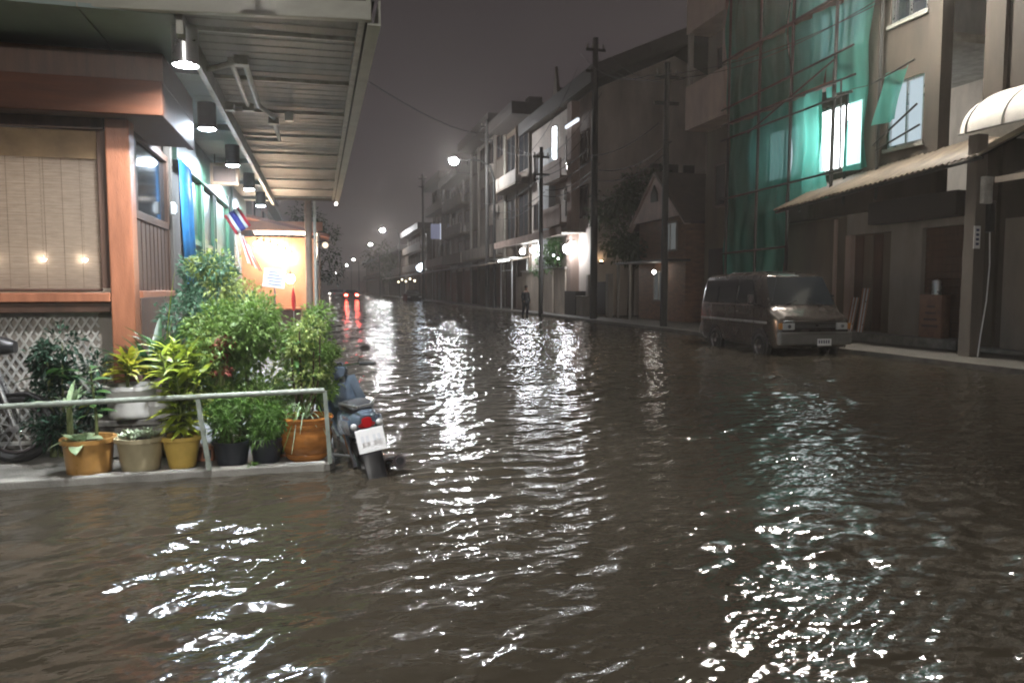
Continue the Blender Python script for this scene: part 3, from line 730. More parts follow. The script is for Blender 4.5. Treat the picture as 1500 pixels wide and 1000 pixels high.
bush("aralia_bush", "upper blue green bush reaching the green doors, tallest in the bed", -.98, 7.6, .5, 1.72, .40, .38, mat("blue green leaf", (.10, .22, .13), .4, .5, 7, transl=.3), 7000, .065, .025, 22, 7, M_lf_fern2, clumps=30)
bush("low_shrub", "short bright shrub growing from the wider black pot", -.70, 6.22, .23, .55, .17, .15, M_lf_bright, 2000, .065, .016, 23, 5, clumps=14)
bush("low_shrub", "short bright grassy shrub in the black pot beside the big pot", -.43, 6.22, .24, .50, .14, .13, M_lf_bright, 1600, .075, .014, 24, 5, clumps=12)
bush("dark_shrub", "dark blue green shrub between the lattice and the white pot", -2.02, 6.85, .15, 1.12, .30, .22, mat("deep green leaf", (.03, .075, .045), .35, .5, 7, transl=.2), 2400, .07, .03, 25, 6, clumps=22)
bush("red_flower_shrub", "small shrub with reddish flower heads at the bush centre", -.75, 6.42, .75, 1.02, .07, .06, mat("red brown flower", (.22, .06, .035), .6, .4, 9, transl=.2), 160, .04, .03, 26, 3, clumps=6)
bush("hanging_shrub", "sparse grey green shrub rising above the big glazed pot", -.10, 6.5, .5, 1.22, .28, .22, M_lf_fern, 4200, .055, .02, 27, 6, M_lf_fern2, clumps=20)
# dracaena and bird's nest with long blades behind the croton
def blades(name, label, x, y, z, L, Wd, m, n, seed, el=(.6, 1.35), curl=.6, mm=None):
    q = random.Random(seed); t = thing(name, label, "plant", (x, y, z))
    me = [leaf(L, Wd, m, curl, 7, fold=.3), leaf(L * .8, Wd, mm or m, curl * 1.4, 7, fold=.3)]
    for i in range(n): put_leaf(me[i % 2], t, (x + q.uniform(-.03, .03), y + q.uniform(-.03, .03), z), q.uniform(0, 6.28), q.uniform(*el), q.uniform(-.3, .3), q.uniform(.7, 1.1))
    MB().tube([(x, y, .06), (x, y, z + .05)], [.03, .02], 8).build("stem", M_stem, t)
    return t
blades("dracaena_plant", "dark green dracaena with tall upright blades behind the croton", -1.42, 7.0, .66, .62, .075, M_lf_dark, 26, 31, (.5, 1.4), .5, M_lf_mid)
blades("birdnest_fern", "bright green fern of broad blades left of the big bush", -1.28, 6.95, .80, .46, .085, M_lf_mid, 18, 32, (.4, 1.3), .7, M_lf_bright)
blades("dracaena_plant", "small upright green plant in front of the lattice screen", -2.15, 6.8, .70, .34, .075, M_lf_dark, 12, 33, (.3, 1.3), .9, M_lf_mid)
blades("aloe_plant", "pale spiky aloe rosette just above the rail at the left", -1.93, 6.5, .50, .26, .04, M_lf_pale, 16, 34, (.3, 1.3), .3)
t = blades("tall_reed", "single tall thin yellow green reed beside the timber post", -1.28, 6.75, .6, 1.0, .022, M_lf_ygreen, 2, 35, (1.42, 1.54), .12)
# spider plant arching over the big pot
q = random.Random(8); t = thing("spider_plant", "pale arching spider plant strands over the big glazed pot", "plant", (-.12, 6.25, .38))
for i in range(26):
    a = q.uniform(0, 6.28) if i > 9 else [-2.0, -1.7, -.6, -.2, -2.5, -1.2, .1, 3.0, -2.8, -.9][i]; r_ = q.uniform(.2, .34); up = q.uniform(.05, .16); dr = q.uniform(-.05, .28) if math.sin(a) < .2 else .0
    pts = []
    for k in range(7):
        u = k / 6; pts.append((-.12 + r_ * u * math.cos(a), 6.25 + r_ * u * math.sin(a), .38 + up * math.sin(math.pi * min(1, u * 1.1)) - dr * u * u))
    g = MB(); vs = []; w = .008
    for k, p in enumerate(pts):
        ww = w * (1 - .8 * k / 6); vs += [(p[0] - ww * math.sin(a), p[1] + ww * math.cos(a), p[2]), (p[0] + ww * math.sin(a), p[1] - ww * math.cos(a), p[2] + .002)]
    g.add(vs, [(2 * k, 2 * k + 1, 2 * k + 3, 2 * k + 2) for k in range(6)]); g.build("strand", M_lf_pale if i % 2 else M_lf_bright, t, smooth=True)
t = thing("sapling", "thin grey bare stemmed sapling standing in the big glazed pot", "plant", (-.14, 6.3, .38))
for k, (dx, h) in enumerate([(-.08, .62), (-.02, .75), (.08, .55), (.13, .68)]):
    MB().tube([(-.14 + dx * .4, 6.3, .36), (-.14 + dx, 6.32, .38 + h * .5), (-.14 + dx * 1.1, 6.3, .38 + h)], [.012, .010, .005], 6).build("stem", M_bark, t)
ml = leaf(.12, .03, M_lf_mid, .6)
for k in range(40): put_leaf(ml, t, (-.16 + random.uniform(-.12, .16), 6.3, .55 + random.uniform(0, .5)), random.uniform(0, 6.28), random.uniform(-.2, .8), 0, random.uniform(.7, 1.2))
t = thing("weed", "small green weed growing on the kerb below the black pots", "plant", (-.53, 6.04, .06))
for k in range(14): put_leaf(leaf(.06, .022, M_lf_bright, .5, 3) if k == 0 else ml2, t, (-.53 + random.uniform(-.03, .03), 6.04, .06), k * 2.4, random.uniform(.2, 1.1), 0, random.uniform(.7, 1.2)) if k else globals().__setitem__('ml2', leaf(.06, .022, M_lf_bright, .5, 3))

# ================================================================== SCOOTERS
def make_scooter(label, pm, loc, yaw, lean, group=None, plate=True):
    t = thing("motor_scooter", label, "motor scooter", (0, 0, 0), group); ORG[t.name] = (0, 0, 0)
    def wheel(y, r, w):
        wo_ = MB().torus((0, y, r), r - w / 2, w / 2, 30, 8).build("wheel", M_rubber, t, smooth=True)
        MB().torus((0, y, r), r - w - .012, .014, 28, 6).build("rim", M_chrome, wo_, smooth=True)
        g = MB()
        for k in range(9):
            a = k * 2 * math.pi / 9; g.tube([(0, y, r), (0, y + (r - w - .01) * math.cos(a), r + (r - w - .01) * math.sin(a))], .006, 5)
        g.tube([(-.06, y, r), (.06, y, r)], .035, 12); g.build("spokes", M_alu, wo_)
    wheel(0, .28, .085); wheel(1.22, .28, .075)
    def ring(y, w, z0, z1, k=.62, n=14):
        c = (z0 + z1) / 2; h = (z1 - z0) / 2; o = []
        for j in range(n):
            a = 2 * math.pi * j / n; ca, sa = math.cos(a), math.sin(a)
            o.append((w * math.copysign(abs(ca) ** k, ca), y, c + h * math.copysign(abs(sa) ** k, sa)))
        return o
    MB().loft([ring(-.30, .05, .70, .76), ring(-.24, .095, .63, .785), ring(-.10, .125, .56, .79), ring(.15, .14, .50, .765), ring(.42, .135, .44, .735), ring(.60, .10, .36, .66), ring(.72, .07, .30, .50)]).build("tail_fairing", pm, t, smooth=True)
    MB().loft([ring(-.20, .075, .775, .80), ring(-.08, .115, .765, .825), ring(.20, .13, .745, .81), ring(.40, .11, .715, .785), ring(.58, .075, .66, .74)]).build("seat", M_blackplastic, t, smooth=True)
    MB().loft([ring(.66, .06, .28, .42), ring(.80, .075, .27, .44), ring(.95, .11, .33, .62), ring(1.02, .15, .45, .82), ring(1.06, .13, .55, .95)]).build("leg_shield", pm, t, smooth=True)
    for s in (-1, 1):
        MB().loft([[(s * (.15 + .02), .92, .30), (s * .19, .98, .30), (s * .20, 1.0, .35), (s * .17, .94, .35)], [(s * .15, .95, .60), (s * .23, 1.0, .60), (s * .235, 1.03, .66), (s * .16, .97, .66)], [(s * .10, .99, .86), (s * .17, 1.03, .86), (s * .17, 1.05, .90), (s * .10, 1.02, .90)]]).build("shield_wing", pm, t, smooth=True)
        MB().loft([[(s * .128, -.22, .62), (s * .132, -.22, .73), (s * .140, -.20, .68)], [(s * .142, .15, .56), (s * .146, .15, .68), (s * .152, .15, .62)], [(s * .14, .45, .52), (s * .144, .45, .58), (s * .146, .45, .55)]]).build("side_trim", M_silver, t, smooth=True)
    MB().loft([ring(1.0, .075, .90, 1.0), ring(1.06, .12, .88, 1.03), ring(1.14, .12, .87, 1.02), ring(1.22, .07, .89, .98)]).build("headlight_cowl", pm, t, smooth=True)
    MB().box((0, 1.02, 1.02), (.14, .03, .05)).build("dashboard", M_blackplastic, t, bevel=.01)
    MB().tube([(-.33, .88, .985), (-.26, .93, 1.0), (-.12, 1.03, 1.0), (.12, 1.03, 1.0), (.26, .93, 1.0), (.33, .88, .985)], .012, 8).build("handlebar", M_chrome, t, smooth=True)
    for s in (-1, 1):
        MB().tube([(s * .22, .955, 1.0), (s * .345, .87, .985)], .019, 10).build("grip", M_rubber, t, smooth=True)
        MB().tube([(s * .20, 1.0, 1.0), (s * .33, .94, .99)], .006, 6).build("brake_lever", M_chrome, t)
        mo = MB().loft([ring(.93, .05, 1.10, 1.17, 1), ring(.955, .045, 1.10, 1.165, 1)])
        mo.v = [(v[0] + s * .29, v[1], v[2]) for v in mo.v]; mob = mo.build("mirror", M_blackplastic, t, smooth=True)
        gl = MB().loft([ring(.928, .044, 1.105, 1.165, 1), ring(.9285, .044, 1.105, 1.165, 1)]); gl.v = [(v[0] + s * .29, v[1] - .002, v[2]) for v in gl.v]; gl.build("mirror_glass", M_chrome, mob)
        MB().tube([(s * .20, .97, 1.0), (s * .25, .96, 1.08), (s * .29, .95, 1.12)], .006, 6).build("mirror_stalk", M_blackplastic, t)
        MB().tube([(s * .055, 1.02, .93), (s * .055, 1.22, .30)], .02, 10).build("fork_leg", M_alu, t, smooth=True)
        MB().tube([(s * .12, .18, .56), (s * .11, -.02, .30)], .022, 10).build("rear_shock", M_chrome, t, smooth=True)
        tl = MB().ball((s * .10, -.265, .68), .028); tl.build("indicator", M_clearlens, t, smooth=True)
    MB().loft([ring(1.16, .05, .545, .56), ring(1.30, .05, .545, .575), ring(1.46, .045, .46, .49), ring(1.52, .03, .36, .38)]).build("front_mudguard", pm, t, smooth=True)
    MB().loft([ring(-.20, .085, .50, .62), ring(-.31, .08, .34, .44), ring(-.38, .075, .20, .26), ring(-.39, .06, .12, .16)]).build("rear_mudguard", M_blackplastic, t, smooth=True)
    MB().loft([ring(-.305, .035, .665, .745), ring(-.27, .07, .655, .755)]).build("tail_lamp", M_taillens, t, smooth=True)
    MB().tube([(-.115, .22, .80), (-.11, -.12, .835), (-.05, -.28, .83), (.05, -.28, .83), (.11, -.12, .835), (.115, .22, .80)], .011, 8).build("grab_rail", M_alu, t, smooth=True)
    if plate:
        p = MB().box((0, -.352, .575), (.215, .006, .18), (-.30, 0, 0)).build("number_plate", M_plate, t, bevel=.004)
        for k, x in enumerate((-.07, -.03, .03, .07)): MB().box((x * .9, -.3625, .592), (.022, .004, .05), (-.30, 0, 0)).build("plate_mark", M_faint, p)
        pass
    MB().tube([(.17, .55, .26), (.18, .2, .27), (.185, -.02, .30)], [.022, .028, .045], 12).build("exhaust_pipe", M_chrome, t, smooth=True)
    MB().tube([(.185, -.02, .30), (.19, -.34, .36)], [.05, .052], 14).build("muffler", M_chrome, t, smooth=True)
    MB().tube([(.19, -.342, .36), (.19, -.352, .362)], [.03, .03], 12).build("muffler_tip", M_black, t)
    MB().tube([(.10, .05, .38), (.26, .03, .44)], .011, 8).build("foot_peg", M_alu, t); MB().tube([(-.10, .05, .38), (-.26, .03, .44)], .011, 8).build("foot_peg", M_alu, t)
    MB().box((0, .62, .33), (.20, .36, .18)).build("engine", M_alu, t, bevel=.03)
    MB().tube([(-.06, .0, .28), (-.06, .52, .30)], .03, 8).build("swing_arm", M_blackplastic, t); MB().tube([(-.10, .55, .26), (-.30, .50, .0)], .01, 6).build("side_stand", M_alu, t)
    t.location = loc; t.rotation_euler = (0, lean, yaw)
    return t
make_scooter("blue silver motor scooter seen from behind, standing in the flood at the pavement corner", M_blue_paint, (.41, 6.02, -.27), R(7), R(-9))
make_scooter("black motorcycle behind the rail at the left edge, its front wheel showing", M_blackplastic, (-3.60, 6.62, .045), R(-86), R(-6))

# ================================================================== VAN
def make_van():
    t = thing("parked_van", "dark brown metallic van facing the camera, parked in the flood", "van", (0, 0, 0)); ORG[t.name] = (0, 0, 0)
    Wd = .86
    # cross sections along the body, y = 0 front bumper, + towards the rear
    def ring(y, w, z0, belt, wt, zt):
        return [(-w * .94, y, z0), (-w, y, z0 + .18), (-w, y, (z0 + belt) / 2 + .06), (-w * .985, y, belt), (-(w + wt) / 2 * .99, y, (belt + zt) / 2), (-wt, y, zt - .06), (-wt * .86, y, zt), (wt * .86, y, zt), (wt, y, zt - .06), ((w + wt) / 2 * .99, y, (belt + zt) / 2), (w * .985, y, belt), (w, y, (z0 + belt) / 2 + .06), (w, y, z0 + .18), (w * .94, y, z0)]
    r = [ring(.02, .78, .36, .80, .70, .90), ring(.10, .84, .33, .90, .78, 1.02), ring(.42, .86, .32, 1.05, .80, 1.15), ring(.50, .86, .32, 1.14, .80, 1.21), ring(.92, .86, .32, 1.22, .715, 1.90), ring(1.15, .86, .32, 1.22, .71, 1.965), ring(2.6, .86, .32, 1.22, .715, 1.98), ring(3.85, .85, .32, 1.22, .71, 1.95), ring(4.05, .82, .36, 1.18, .67, 1.86)]
    MB().loft(r).build("body", M_paint_van, t, smooth=True, bevel=.012)
    # glass
    MB().add([(-.765, .535, 1.25), (.765, .535, 1.25), (.685, .905, 1.865), (-.685, .905, 1.865), (-.765, .520, 1.255), (.765, .520, 1.255), (.685, .890, 1.87), (-.685, .890, 1.87)], [(4, 5, 6, 7), (0, 3, 2, 1), (0, 1, 5, 4), (2, 3, 7, 6), (1, 2, 6, 5), (3, 0, 4, 7)]).build("windscreen", M_glass, t)
    for s in (-1, 1):
        MB().beam((s * .45, .51, 1.26), (s * .12, .56, 1.36), .012, .012).build("wiper", M_black, t)
        for k, (a, b) in enumerate([(1.05, 1.95), (2.05, 2.95), (3.05, 3.80)]):
            xa, xb = s * .862, s * .772
            a2 = a + (.30 if k == 0 else 0)
            MB().add([(xa, a, 1.27), (xa, b, 1.27), (xb, b, 1.82), (xb, a2, 1.82), (xa - s * .02, a, 1.27), (xa - s * .02, b, 1.27), (xb - s * .02, b, 1.82), (xb - s * .02, a2, 1.82)], [(0, 1, 2, 3), (4, 7, 6, 5), (0, 4, 5, 1), (2, 6, 7, 3), (1, 5, 6, 2), (3, 7, 4, 0)]).build("side_window", M_glass, t)
        MB().box((s * .874, 2.45, 1.235), (.02, 2.75, .03)).build("window_trim", M_chrome, t, bevel=.005)
        MB().box((s * .872, 2.2, .86), (.025, 3.4, .05)).build("side_moulding", M_alu, t, bevel=.008)
        dr = MB().box((s * .864, 1.55, .78), (.012, .86, .80)).build("door", M_paint_van, t, bevel=.004)
        MB().box((s * .880, 1.86, 1.08), (.025, .14, .03)).build("handle", M_chrome, dr, bevel=.006)
        sd = MB().box((s * .864, 2.52, .78), (.010, .98, .80)).build("sliding_door", M_paint_van, t, bevel=.004)
        mi = MB().box((s * .99, 1.0, 1.36), (.14, .07, .22)).build("side_mirror", M_black, t, bevel=.03)
        MB().box((s * .99, .963, 1.36), (.10, .006, .16)).build("mirror_trim", M_chrome, mi, bevel=.01)
        MB().tube([(s * .86, 1.02, 1.24), (s * .97, 1.0, 1.28)], .018, 8).build("mirror_arm", M_black, t)
        hl = MB().box((s * .62, .012, .80), (.27, .05, .15)).build("headlight", M_clearlens, t, bevel=.02)
        MB().lathe([(.06, 0), (.045, .02), (.0005, .03)], (0, 0, 0), 16, cap=False)
        MB().ball((s * .62, -.010, .80), .045).build("reflector", M_chrome, hl, smooth=True)
        MB().box((s * .80, .03, .80), (.09, .05, .13)).build("indicator", mat("amber lens van %d" % (s + 2), (.5, .2, .03), .2, .1, coat=.5), t, bevel=.015)
        MB().box((s * .60, -.035, .46), (.16, .02, .07)).build("fog_lamp", M_clearlens, t, bevel=.01)
    MB().box((0, .01, .80), (.94, .05, .15)).build("grille", M_black, t, bevel=.01)
    for k in range(4): MB().box((0, -.018, .745 + k * .037), (.93, .012, .010)).build("grille_bar", M_chrome if k in (0, 3) else M_alu, t)
    MB().box((0, .02, .905), (1.5, .05, .03)).build("bonnet_trim", M_chrome, t, bevel=.006)
    MB().box((0, .03, .54), (1.70, .16, .28)).build("bumper", M_van_grey, t, bevel=.04)
    MB().box((0, -.055, .64), (1.62, .02, .03)).build("bumper_strip", M_chrome, t, bevel=.006)
    MB().box((0, 4.08, .54), (1.66, .14, .24)).build("bumper", M_van_grey, t, bevel=.04)
    p = MB().box((.18, -.058, .46), (.33, .01, .15)).build("number_plate", M_plate, t, bevel=.004)
    for k in range(5): MB().box((.06 + k * .055, -.0645, .47), (.028, .004, .07)).build("plate_mark", M_platemark, p)
    for y in (.78, 3.05):
        for s in (-1, 1):
            w = MB().torus((s * .805, y, .32), .235, .085, 28, 10).build("wheel", M_rubber, t, smooth=True)
            MB().lathe([(.0005, .0), (.06, .0), (.16, -.02), (.175, .03)], (0, 0, 0), 20, cap=False)
            g = MB().lathe([(.0005, .02), (.05, .03), (.06, .012), (.15, .0), (.175, .03), (.178, .05)], (0, 0, 0), 24, cap=False)
            g.v = [(s * (.850 + v[2]), y + v[0], .32 + v[1]) for v in g.v]; g.build("hubcap", M_chrome, w, smooth=True)
            arch = MB()
            for k in range(11):
                a = math.pi * k / 10; arch.beam((s * .868, y + .36 * math.cos(a), .34 + .36 * math.sin(a)), (s * .868, y + .36 * math.cos(a + .3), .34 + .36 * math.sin(min(math.pi, a + .3))), .02, .05) if k < 10 else None
            arch.build("wheel_arch", M_black, t)
            MB().lathe([(.0005, 0), (.345, 0), (.345, .03), (.0005, .03)], (0, 0, 0), 24)
            g = MB().lathe([(.0005, 0), (.34, 0), (.34, .006), (.0005, .006)], (0, 0, 0), 24, cap=False); g.v = [(s * (.861 + v[2]), y + v[0], .36 + v[1]) for v in g.v if 1]; g.build("wheel_well", M_dark, t)
    MB().box((.2, 2.6, 2.0), (.9, 1.8, .03)).build("roof_panel", M_paint_van, t, bevel=.012)
    MB().tube([(-.70, .72, 1.22), (-.70, .60, 1.26), (-.71, .35, 2.05)], .006, 5).build("aerial", M_black, t)
    t.location = (10.34, 13.75, -.17); t.rotation_euler = (0, 0, R(-5))
make_van()

# ================================================================== RIGHT: scaffolded building, net, awnings
sc = thing("scaffolded_building", "tall building under repair behind green net, with lit upper windows", "building", (17, 18.5, .09))
def wall_with_holes(x, y0, y1, z0, z1, holes, th, m, parent, name="wall"):
    """wall in the plane x = const, split round the openings (ya,yb,za,zb)"""
    ys = sorted({y0, y1, *[h[0] for h in holes], *[h[1] for h in holes]}); zs = sorted({z0, z1, *[h[2] for h in holes], *[h[3] for h in holes]})
    g = MB()
    for i in range(len(ys) - 1):
        run = None
        for j in range(len(zs) - 1):
            cy, cz = (ys[i] + ys[i + 1]) / 2, (zs[j] + zs[j + 1]) / 2
            if any(h[0] < cy < h[1] and h[2] < cz < h[3] for h in holes):
                if run: g.b2((x, ys[i], run[0]), (x + th, ys[i + 1], run[1])); run = None
            else: run = (run[0], zs[j + 1]) if run else (zs[j], zs[j + 1])
        if run: g.b2((x, ys[i], run[0]), (x + th, ys[i + 1], run[1]))
    return g.build(name, m, parent)
holes = [(16.95, 18.75, 4.72, 6.5), (14.9, 16.05, 4.95, 6.55), (19.4, 21.4, 4.8, 6.4), (16.95, 18.9, 7.9, 10.4), (19.4, 21.4, 7.9, 10.2), (14.9, 16.05, 8.0, 10.2)]
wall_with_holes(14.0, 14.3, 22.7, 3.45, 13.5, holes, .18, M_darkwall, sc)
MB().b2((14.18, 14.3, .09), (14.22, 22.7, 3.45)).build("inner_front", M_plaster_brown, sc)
MB().b2((14.18, 22.52, .1), (22, 22.7, 13.5)).build("end_wall", M_plaster_grey, sc)
MB().b2((14.18, 14.3, 3.4), (22, 22.5, 3.5)).build("floor_slab", M_conc, sc)
MB().b2((14.18, 14.3, 7.1), (22, 22.5, 7.3)).build("floor_slab", M_conc, sc)
MB().b2((17.5, 14.3, 3.5), (17.6, 22.5, 13)).build("room_wall", M_plaster_beige, sc)
for (ya, yb, za, zb), m in zip(holes, (M_winlit, M_winlit2, M_winlit2, M_winlit2, M_glass, M_glass)):
    f = MB()
    for a, b in (((14.02, ya, za), (14.14, ya + .06, zb)), ((14.02, yb - .06, za), (14.14, yb, zb)), ((14.02, ya + .06, zb - .06), (14.14, yb - .06, zb)), ((14.02, ya + .06, za), (14.14, yb - .06, za + .06)), ((14.04, (ya + yb) / 2 - .025, za + .06), (14.12, (ya + yb) / 2 + .025, zb - .06))): f.b2(a, b)
    fo = f.build("window", M_alu, sc); MB().b2((14.09, ya + .06, za + .06), (14.10, yb - .06, zb - .06)).build("pane", m, fo)
    MB().b2((13.93, ya - .08, za - .09), (13.999, yb + .08, za - .005)).build("window_sill", M_conc, sc)
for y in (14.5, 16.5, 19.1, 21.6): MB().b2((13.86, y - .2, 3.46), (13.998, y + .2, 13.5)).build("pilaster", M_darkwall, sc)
# lit panes glow themselves, no room lamps; third one added to light the net
# green safety net
def net_mat():
    m = bpy.data.materials.new("green safety net"); m.use_nodes = True; n = m.node_tree.nodes; l = m.node_tree.links; n.clear()
    o = n.new("ShaderNodeOutputMaterial"); tr = n.new("ShaderNodeBsdfTransparent"); tl = n.new("ShaderNodeBsdfTranslucent"); df = n.new("ShaderNodeBsdfDiffuse")
    tc = n.new("ShaderNodeTexCoord"); mp = n.new("ShaderNodeMapping"); mp.inputs["Scale"].default_value = (1, 1.6, .25); nz = n.new("ShaderNodeTexNoise"); nz.inputs["Scale"].default_value = 1.6; nz.inputs["Detail"].default_value = 5
    l.new(tc.outputs["Object"], mp.inputs[0]); l.new(mp.outputs[0], nz.inputs[0])
    ra = n.new("ShaderNodeValToRGB"); ra.color_ramp.elements[0].position = .3; ra.color_ramp.elements[0].color = (.05, .24, .19, 1); ra.color_ramp.elements[1].position = .7; ra.color_ramp.elements[1].color = (.11, .40, .33, 1)
    l.new(nz.outputs["Fac"], ra.inputs[0]); l.new(ra.outputs[0], tl.inputs[0]); l.new(ra.outputs[0], df.inputs[0])
    tr.inputs[0].default_value = (.55, .82, .78, 1)
    a = n.new("ShaderNodeMixShader"); a.inputs[0].default_value = .72; l.new(df.outputs[0], a.inputs[1]); l.new(tl.outputs[0], a.inputs[2])
    b = n.new("ShaderNodeMixShader"); mr = n.new("ShaderNodeMapRange"); mr.inputs["To Min"].default_value = .68; mr.inputs["To Max"].default_value = .90; l.new(nz.outputs["Fac"], mr.inputs["Value"]); l.new(mr.outputs[0], b.inputs[0])
    l.new(tr.outputs[0], b.inputs[1]); l.new(a.outputs[0], b.inputs[2]); l.new(b.outputs[0], o.inputs[0]); return m
M_net = net_mat()
def net_sheet(parent, name, y0, y1, z0, z1, x, ny, nz_, seed, cut=None):
    q = np.random.default_rng(seed); g = MB(); vs = []; fs = []
    for i in range(ny + 1):
        for j in range(nz_ + 1):
            y = y0 + (y1 - y0) * i / ny; z = z0 + (z1 - z0) * j / nz_
            xx = x + .07 * math.sin(y * 5.1 + math.sin(z * .8)) + .05 * math.sin(z * 2.6 + y) + .05 * math.sin(y * 11 + z * .6)
            if cut: y = cut(y, z)
            vs.append((xx, y, z))
    for i in range(ny):
        for j in range(nz_):
            a = i * (nz_ + 1) + j; fs.append((a, a + nz_ + 1, a + nz_ + 2, a + 1))
    g.add(vs, fs); return g.build(name, M_net, parent, smooth=True)
nt_ = thing("safety_net", "green translucent construction net draped over the scaffold", "net", (13.3, 19.5, 2))
net_sheet(nt_, "net_panel", 19.3, 22.75, 1.5, 13.0, 13.42, 40, 60, 1)
net_sheet(nt_, "net_panel", 17.75, 19.28, 3.9, 13.0, 13.44, 26, 50, 2, cut=lambda y, z: y if y > 17.9 else y + .2 * math.sin(z * 1.3))
net_sheet(nt_, "net_panel", 16.08, 17.73, 6.6, 13.0, 13.46, 20, 40, 3)
net_sheet(nt_, "net_panel", 16.08, 16.9, 4.5, 6.58, 13.46, 14, 20, 3)
net_sheet(nt_, "torn_net_panel", 14.9, 15.7, 5.5, 6.7, 13.55, 10, 10, 4, cut=lambda y, z: y + (6.7 - z) * .25)
sf = thing("scaffold", "steel pole scaffold standing in front of the netted building", "scaffold", (13.4, 18.5, .09))
for y in (22.3, 20.6, 19.0, 17.1): MB().tube([(13.20, y, .1 if y > 18.6 else 4.0), (13.24, y + random.uniform(-.1, .1), 13.2)], .045, 8).build("upright_pole", M_scaf, sf, smooth=True)
for y in (22.3, 20.6, 19.0, 17.1, 15.9): MB().tube([(13.72, y + .15, 3.7), (13.72, y + .1, 13.2)], .04, 8).build("upright_pole", M_scaf, sf, smooth=True)
for z, dz, y0, y1 in ((4.4, .1, 22.6, 16.6), (6.35, .05, 22.6, 16.3), (6.85, -.05, 22.6, 16.2), (7.35, .2, 22.6, 16.3), (8.9, .1, 22.6, 16.3), (11.2, 0, 22.6, 16.3), (2.6, .05, 22.6, 18.9)):
    MB().tube([(13.12, y0, z), (13.12, y1, z + dz)], .032, 8).build("cross_pole", M_scaf, sf, smooth=True)
for p, q_ in (((13.3, 16.9, 4.5), (13.3, 16.95, 6.9)), ((13.62, 16.1, 5.05), (13.62, 14.7, 5.75)), ((13.62, 16.0, 4.9), (13.62, 14.6, 5.25)), ((13.5, 16.05, 6.55), (13.5, 14.7, 6.75)), ((13.12, 21.0, 6.3), (13.12, 17.0, 7.4)), ((13.12, 17.05, 4.2), (13.2, 17.12, 7.2))):
    MB().tube([p, q_], .026, 8).build("brace", M_scaf, sf, smooth=True)
for z in (6.9, 9.0): MB().box((13.45, 19.8, z), (.45, 5.2, .05)).build("scaffold_board", M_wooddark, sf)
# wall floodlight above the frame
t = thing("floodlight", "floodlight on a bracket high on the scaffolded building", "lamp", (12.6, 15.8, 9.6))
MB().beam((14.0, 14.8, 9.85), (11.7, 14.8, 9.75), .06, .06).build("bracket", M_scaf, t)
MB().box((11.6, 14.7, 9.66), (.55, .42, .12), (-.5, 0, 0)).build("housing", M_black, t, bevel=.02)
MB().box((11.6, 14.662, 9.592), (.46, .34, .02), (-.5, 0, 0)).build("lamp_face", G_flood, t)

# ground floor shop under the awning
gs = thing("closed_shop", "dim closed shop front with pale pilasters under the long awning", "shop", (14, 15.4, .09))
MB().b2((13.5, 13.2, .09), (14.17, 22.5, .30)).build("step", M_wetconc, gs, bevel=.01)
MB().b2((13.98, 13.4, 2.88), (14.175, 17.4, 3.44)).build("header", M_plaster, gs)
for y0, y1, m in ((17.2, 17.42, M_plaster_pink), (14.75, 15.75, M_plaster), (13.2, 13.55, M_plaster_brown)):
    MB().b2((13.97, y0, .30), (14.17, y1, 2.878)).build("pilaster", m, gs)
MB().b2((13.55, 17.3, .3), (13.63, 17.38, 3.3)).build("awning_post", M_plaster_pink, gs, bevel=.01)
dsr = MB().b2((14.10, 15.76, .30), (14.14, 17.19, 2.87)).build("door", M_plaster_brown, gs)
for k in range(4): MB().b2((14.07, 15.8 + k * .35, .34), (14.098, 15.8 + k * .35 + .30, 2.84)).build("door_panel", M_wooddark if k % 2 else M_plaster_brown, gs, bevel=.006)
sh = MB().b2((14.10, 13.56, .30), (14.14, 14.74, 2.87)).build("roller_shutter", M_wooddark, gs)
for k in range(15): MB().b2((14.06, 13.57, .33 + k * .168), (14.098, 14.73, .33 + k * .168 + .155)).build("shutter_slat", M_wooddark, gs, bevel=.01)
MB().b2((13.55, 13.4, 3.05), (13.95, 16.1, 3.60)).build("shutter_box", M_dark, gs, bevel=.01)
t = thing("crate", "dull reddish brown crate with dark markings on the shop step", "crate", (13.85, 14.15, .3))
MB().b2((13.72, 13.85, .30), (13.98, 14.5, 1.30)).build("body", mat("orange brown crate", (.20, .105, .07), .6, .35, 5), t, bevel=.012)
for k in range(4): MB().b2((13.712, 13.95 + .03 * k, .55 + k * .15), (13.719, 14.4 - .05 * k, .60 + k * .15)).build("print_mark", M_tile, t)
MB().lathe([(.10, 1.30), (.10, 1.62), (.0005, 1.66)], (13.86, 14.15, 0), 16).build("lid_drum", M_alu, t)
for k, (y, h) in enumerate(((16.8, .9), (16.4, 1.15))):
    t = thing("tool_bundle", ["short bundle of leaning bars by the left shop door", "taller bundle of leaning bars by the left shop door"][k], "bars", (13.8, y, .3))
    for j in range(5): MB().tube([(13.75, y + j * .05, .3), (13.98, y + j * .06 + .05, .3 + h)], .015, 6).build("bar", M_alu if j % 2 else M_wood, t)
